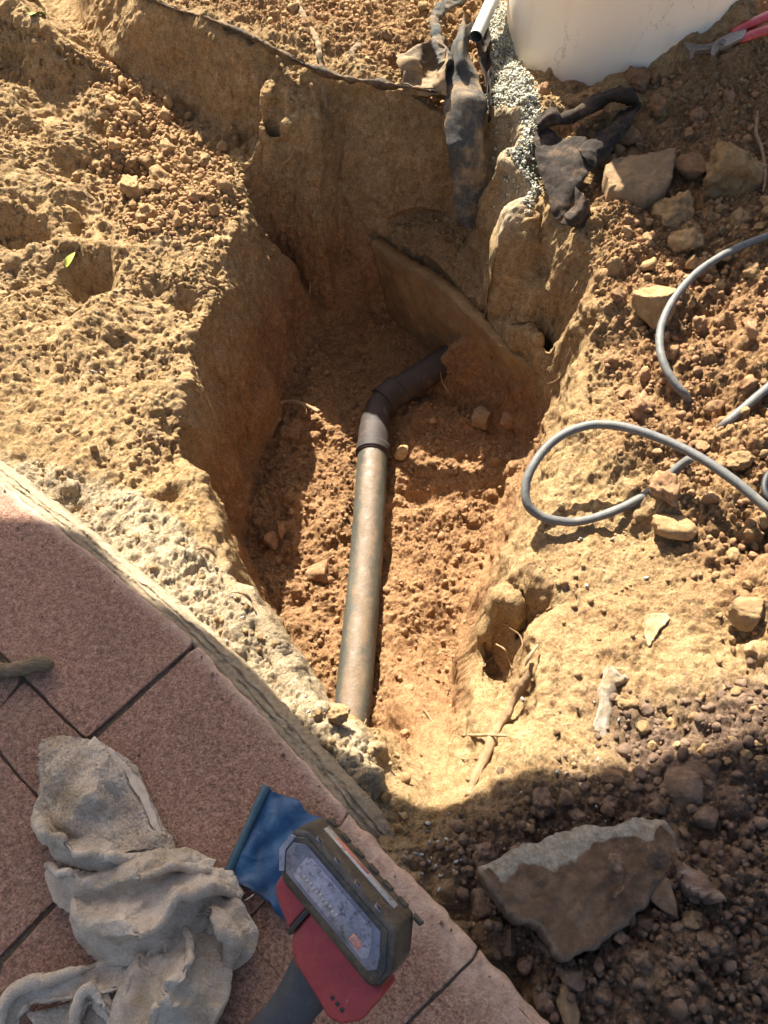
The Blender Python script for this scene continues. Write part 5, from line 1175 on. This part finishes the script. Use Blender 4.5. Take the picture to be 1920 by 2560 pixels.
# ------------------------------------------------------------------ blue plastic
n = NT('blue plastic'); cc = n.ramp(n.noise(24, 6, .65), [(.3, (.008, .034, .085)), (.6, (.017, .075, .17)), (.85, (.05, .13, .22))])
cc = n.mix(n.ramp(n.noise(17, 7, .7), [(.56, 0.0), (.72, .6)]), cc, (.16, .125, .09))
M['blue'] = n.done(cc, .55, n.bump(n.noise(90, 6, .7), .003, .6), spec=.4)
bl = empty('blue_plastic_sheet', at(670, 2120, 0), 'piece of flattened blue plastic with a thick folded edge, under the power tool', 'plastic sheet')
rows = [[at(665, 1968, .010), at(630, 2042, .010), at(597, 2120, .010), at(564, 2196, .010)], [at(684, 1976, .016), at(652, 2046, .012), at(622, 2126, .018), at(586, 2208, .012)],
        [at(708, 1990, .010), at(682, 2060, .024), at(654, 2136, .012), at(618, 2224, .018)], [at(744, 2014, .018), at(718, 2080, .012), at(694, 2150, .026), at(652, 2238, .014)], [at(784, 2036, .012), at(760, 2104, .022), at(734, 2174, .014), at(684, 2262, .022)], [at(830, 2046, .014), at(800, 2130, .016), at(772, 2206, .014), at(716, 2292, .014)]]
wp(arrays_obj('sheet', sheet_arrays(rows, 90, 90, .0012, .0016, 30, 77), M['blue'], bl))
n = NT('dull teal plastic'); M['teal'] = n.done(n.ramp(n.noise(40, 5), [(.3, (.02, .06, .085)), (.7, (.05, .10, .12))]), .5, spec=.4)
wp(tube('folded_edge', [at(667, 1966, .013), at(632, 2042, .013), at(598, 2120, .013), at(564, 2200, .013)], [(.0052, .006)]*4, M['teal'], bl, n=60, seg=16, jitter=.0004))

# ------------------------------------------------------------------ power tool
TH = math.radians(34)
eL = (at(961, 2305, .2)-at(756, 2067, .2)).normalized(); eW = Vector((-eL.y, eL.x, 0))
N2 = eW*math.cos(TH)+Vector((0, 0, 1))*math.sin(TH); N1 = eW*-math.sin(TH)+Vector((0, 0, 1))*math.cos(TH)
O0 = at(829, 2224, .20)
def TL(l, w, n=0.0): return O0+eL*l+N2*w+N1*n
tool = empty('power_tool', Vector((TL(0, -.29).x, TL(0, -.29).y, 0)), 'red and black cordless power tool lying with its worn battery pack towards the viewer', 'power tool')
def plastic(name, c0, c1, dust, amt, rough=.45):
    n = NT(name); c = n.ramp(n.noise(45, 5, .65), [(.3, c0), (.7, c1)])
    c = n.mix(n.ramp(n.noise(26, 9, .78, dist=.6), [(.60-.16*amt, 0.0), (.72, .75*amt)]), c, dust)
    c = n.mix(n.ramp(n.noise(130, 4, .8), [(.56-.05*amt, 0.0), (.64, .8*amt)]), c, tuple(q*.6 for q in dust))
    scr = n.ramp(n.noise(60, 5, .8, dist=2.5, stretch=(1, .25, 1)), [(.66, 0.0), (.70, .35)]); c = n.mix(scr, c, (.45, .40, .36))
    return n.done(c, rough, n.bump(n.noise(240, 5, .7), .0006, .7), spec=.45)
M['bat'] = plastic('black battery shell', (.013, .014, .015), (.03, .03, .029), (.16, .13, .085), .85)
M['lab'] = plastic('grey violet label', (.22, .22, .28), (.36, .36, .43), (.03, .03, .032), .95, .32)
M['labd'] = plastic('grey panel rim', (.10, .11, .15), (.20, .21, .27), (.04, .04, .045), .8, .4)
M['redp'] = plastic('red tool plastic', (.21, .018, .026), (.30, .03, .036), (.34, .19, .12), .28)
M['grip'] = plastic('dark grip rubber', (.022, .027, .034), (.045, .052, .062), (.13, .12, .10), .35, .62)
M['blk'] = plastic('black plastic', (.008, .008, .009), (.02, .02, .02), (.10, .08, .06), .3)
M['whitel'] = plastic('worn white sticker', (.30, .28, .25), (.52, .48, .44), (.16, .14, .11), .9)
M['redl'] = plastic('worn red sticker', (.50, .10, .07), (.60, .16, .11), (.40, .34, .28), .8)
def lprism(name, pts_, n0, n1, mat, parent, bev=.002, seg=3, plane='label', sub=None):
    """outline in the tool's own plane, pushed from n0 to n1"""
    bm = bmesh.new()
    F = (lambda a, b, d: TL(a, b, d)) if plane == 'label' else (lambda a, b, d: TL(a, .019+d, b))
    a = [bm.verts.new(F(x, y, n0)) for x, y in pts_]; b = [bm.verts.new(F(x, y, n1)) for x, y in pts_]; m = len(a)
    bm.faces.new(a); bm.faces.new(b[::-1])
    for i in range(m): bm.faces.new((a[i], b[i], b[(i+1) % m], a[(i+1) % m]))
    bmesh.ops.recalc_face_normals(bm, faces=bm.faces)
    if bev: bmesh.ops.bevel(bm, geom=list(bm.edges), offset=bev, segments=seg, affect='EDGES', profile=.5)
    o = bm_obj(name, bm, mat, parent, smooth=False); o.data.shade_smooth() if hasattr(o.data, 'shade_smooth') else None
    root_ = parent
    while root_.parent: root_ = root_.parent
    if parent.type == 'EMPTY': wp(o)
    return o
bat = lprism('battery', [(-.060, -.014), (-.040, -.034), (.074, -.034), (.082, -.026), (.082, -.010), (.062, .019), (-.050, .019), (-.060, .010)], -.050, 0, M['bat'], tool, .0055, 5)
lprism('shell_ridge', [(-.056, -.010), (-.040, -.028), (.072, -.028), (.078, -.020), (.076, -.009), (.058, .015), (-.046, .015), (-.056, .006)], 0, .0022, M['bat'], bat, .0009, 2)
lprism('label_panel', [(-.052, -.008), (-.040, -.022), (.066, -.022), (.071, -.014), (.066, -.004), (.054, .011), (-.042, .011), (-.052, .003)], .0018, .0034, M['labd'], bat, .0008, 2)
lprism('label_plate', [(-.034, -.016), (-.030, -.018), (.056, -.018), (.060, -.013), (.056, -.003), (.047, .0075), (-.030, .0075), (-.034, .004)], .003, .0044, M['lab'], bat, .0006, 2)
lprism('end_tab', [(-.0585, -.012), (-.046, -.0265), (-.0425, -.022), (-.0535, -.008), (-.0535, .0085), (-.0585, .006)], .001, .0030, M['lab'], bat, .0006, 2)
lprism('red_patch', [(.038, -.015), (.050, -.015), (.050, -.0075), (.038, -.0075)], .0042, .0050, M['redl'], bat, .0003, 1)
for q0, q1 in (((.040, -.0138), (.0405, -.0088)), ((.0405, -.0088), (.044, -.0118)), ((.044, -.0118), (.0475, -.0088)), ((.0475, -.0088), (.048, -.0138))):
    dx, dy = q1[0]-q0[0], q1[1]-q0[1]; L_ = math.hypot(dx, dy); ux, uy = -dy/L_*.0005, dx/L_*.0005
    lprism('letter_stroke', [(q0[0]-ux, q0[1]-uy), (q1[0]-ux, q1[1]-uy), (q1[0]+ux, q1[1]+uy), (q0[0]+ux, q0[1]+uy)], .0048, .0054, M['whitel'], bat, 0)
for k in range(11):       # rubbed-off raised lettering on the plate, no longer readable
    x_, y_ = -.026+k*.0042, -.0125+.0006*(k % 3); lprism('worn_letter', [(x_, y_), (x_+.0022, y_+.0003), (x_+.0026, y_+.004), (x_+.0004, y_+.0036)], .0042, .0047, M['whitel'], bat, 0)
for x_ in (-.036, -.012, .014, .040):
    lprism('slot', [(x_-.004, -.008), (x_+.0008, -.008), (x_+.0022, -.0045), (x_-.0026, -.0045)], -.001, .0006, M['blk'], bat, 0, plane='side')
    lprism('slot_frame', [(x_-.0052, -.0093), (x_+.0018, -.0093), (x_+.0034, -.0033), (x_-.0038, -.0033)], -.001, .0003, M['labd'], bat, 0, plane='side')
lprism('side_sticker', [(-.044, -.034), (.048, -.034), (.048, -.024), (-.044, -.024)], -.001, .0005, M['whitel'], bat, 0, plane='side')
lprism('side_sticker', [(-.030, -.0325), (.012, -.0325), (.012, -.0285), (-.030, -.0285)], 0, .0009, M['redl'], bat, 0, plane='side')
for k in range(7):
    x_ = -.052+k*.019; lprism('rubber_lug', [(x_, -.047), (x_+.012, -.047), (x_+.011, -.040), (x_+.001, -.040)], -.002, .0014, M['bat'], bat, .001, 2, plane='side')
lprism('latch', [(-.045, -.034), (-.043, -.047), (-.036, -.053), (-.009, -.064), (-.008, -.034)], -.042, -.008, M['redp'], tool, .003, 3)
lprism('strap', [(-.0082, -.034), (-.0092, -.0655), (-.0042, -.0668), (-.0034, -.034)], -.043, -.007, M['blk'], tool, .001, 2)
foot = lprism('foot', [(-.0036, -.034), (-.0042, -.065), (.002, -.074), (.013, -.082), (.045, -.086), (.066, -.090), (.078, -.083), (.088, -.066), (.087, -.034)], -.046, -.010, M['redp'], tool, .004, 4)
for k in range(3): lprism('vent', [(.0560+k*.0062, -.0745), (.0597+k*.0062, -.0745), (.0597+k*.0062, -.0710), (.0560+k*.0062, -.0710)], -.012, -.0096, M['blk'], foot, 0)
wp(tube('handle', [TL(.030, -.066, -.030), TL(.032, -.090, -.030), TL(.036, -.125, -.030), TL(.040, -.17, -.028), TL(.036, -.22, -.024), TL(.02, -.27, -.012)], [(.026, .016), (.0245, .0175), (.022, .018), (.024, .019), (.026, .020), (.026, .02)], M['grip'], tool, n=120, seg=36, up=tuple(N1), jitter=.0004))
hc = TL(.13, -.27, 0); hz_ = .034
wp(tube('motor_housing', [Vector((hc.x, hc.y, hz_))+eL*-.115, Vector((hc.x, hc.y, hz_))+eL*-.10, Vector((hc.x, hc.y, hz_))+eL*-.03, Vector((hc.x, hc.y, hz_))+eL*.05, Vector((hc.x, hc.y, hz_))+eL*.075, Vector((hc.x, hc.y, hz_))+eL*.08], [.020, .026, .030, .033, .033, .026], M['grip'], tool, n=80, seg=36))

# fine fibres hanging from the pit walls and rims
fib = [(632, 560), (668, 640), (700, 770), (742, 560), (826, 420), (900, 330), (980, 450), (560, 980), (610, 1120), (566, 860), (1250, 800), (1352, 1020), (1292, 1120), (1400, 940), (1232, 1640), (1258, 1560), (1300, 1520), (520, 1260), (860, 600), (940, 380)]
for k, (x, y) in enumerate(fib):
    P = [gp(x, y, .002)]; ang = rnd.uniform(0, 6.28)
    for q in range(4):
        ang += rnd.uniform(-.8, .8); x += math.cos(ang)*rnd.uniform(6, 13); y += abs(math.sin(ang))*rnd.uniform(5, 14); P.append(gp(x, y, .004+.006*rnd.random()))
    o = tube('root_fibre', P, [.0012, .0013, .0011, .0009, .0004], M['root'], n=24, seg=6); near = sorted(MARKS, key=lambda m: (m[0]-fib[k][0])**2+(m[1]-fib[k][1])**2)
    for m_ in near:
        lb = f"hair-thin root fibre on the earth {'below' if fib[k][1] > m_[1] else 'above'} {m_[2]}"
        if lb not in used_labels and len(lb.split()) <= 16: break
    used_labels[lb] = 1; tag(o, lb, 'root', 'fine root fibres on the pit walls')

# soil spilled on the paving, uncountable
r = np.random.RandomState(77); x = r.uniform(-.9, .4, 9000); y = r.uniform(-.1, 1.2, 9000); d_ = edge_dist(x, y)
un = poly_mask(EW+[at(1700, 3200), at(-900, 3200)], .004, x, y); k = (un > .99) & (r.rand(9000) < .035+.55*np.exp(-d_/.02)); x, y = x[k], y[k]
S = .0007+.0020*r.rand(len(x))**2.5; grains('spilled_crumbs', np.stack([x, y, S*.5+.0003], 1), None, S, crumb['clod_dark']+crumb['clod_tan'][:2], 'tiny soil crumbs spilled on the paving slabs', 78)
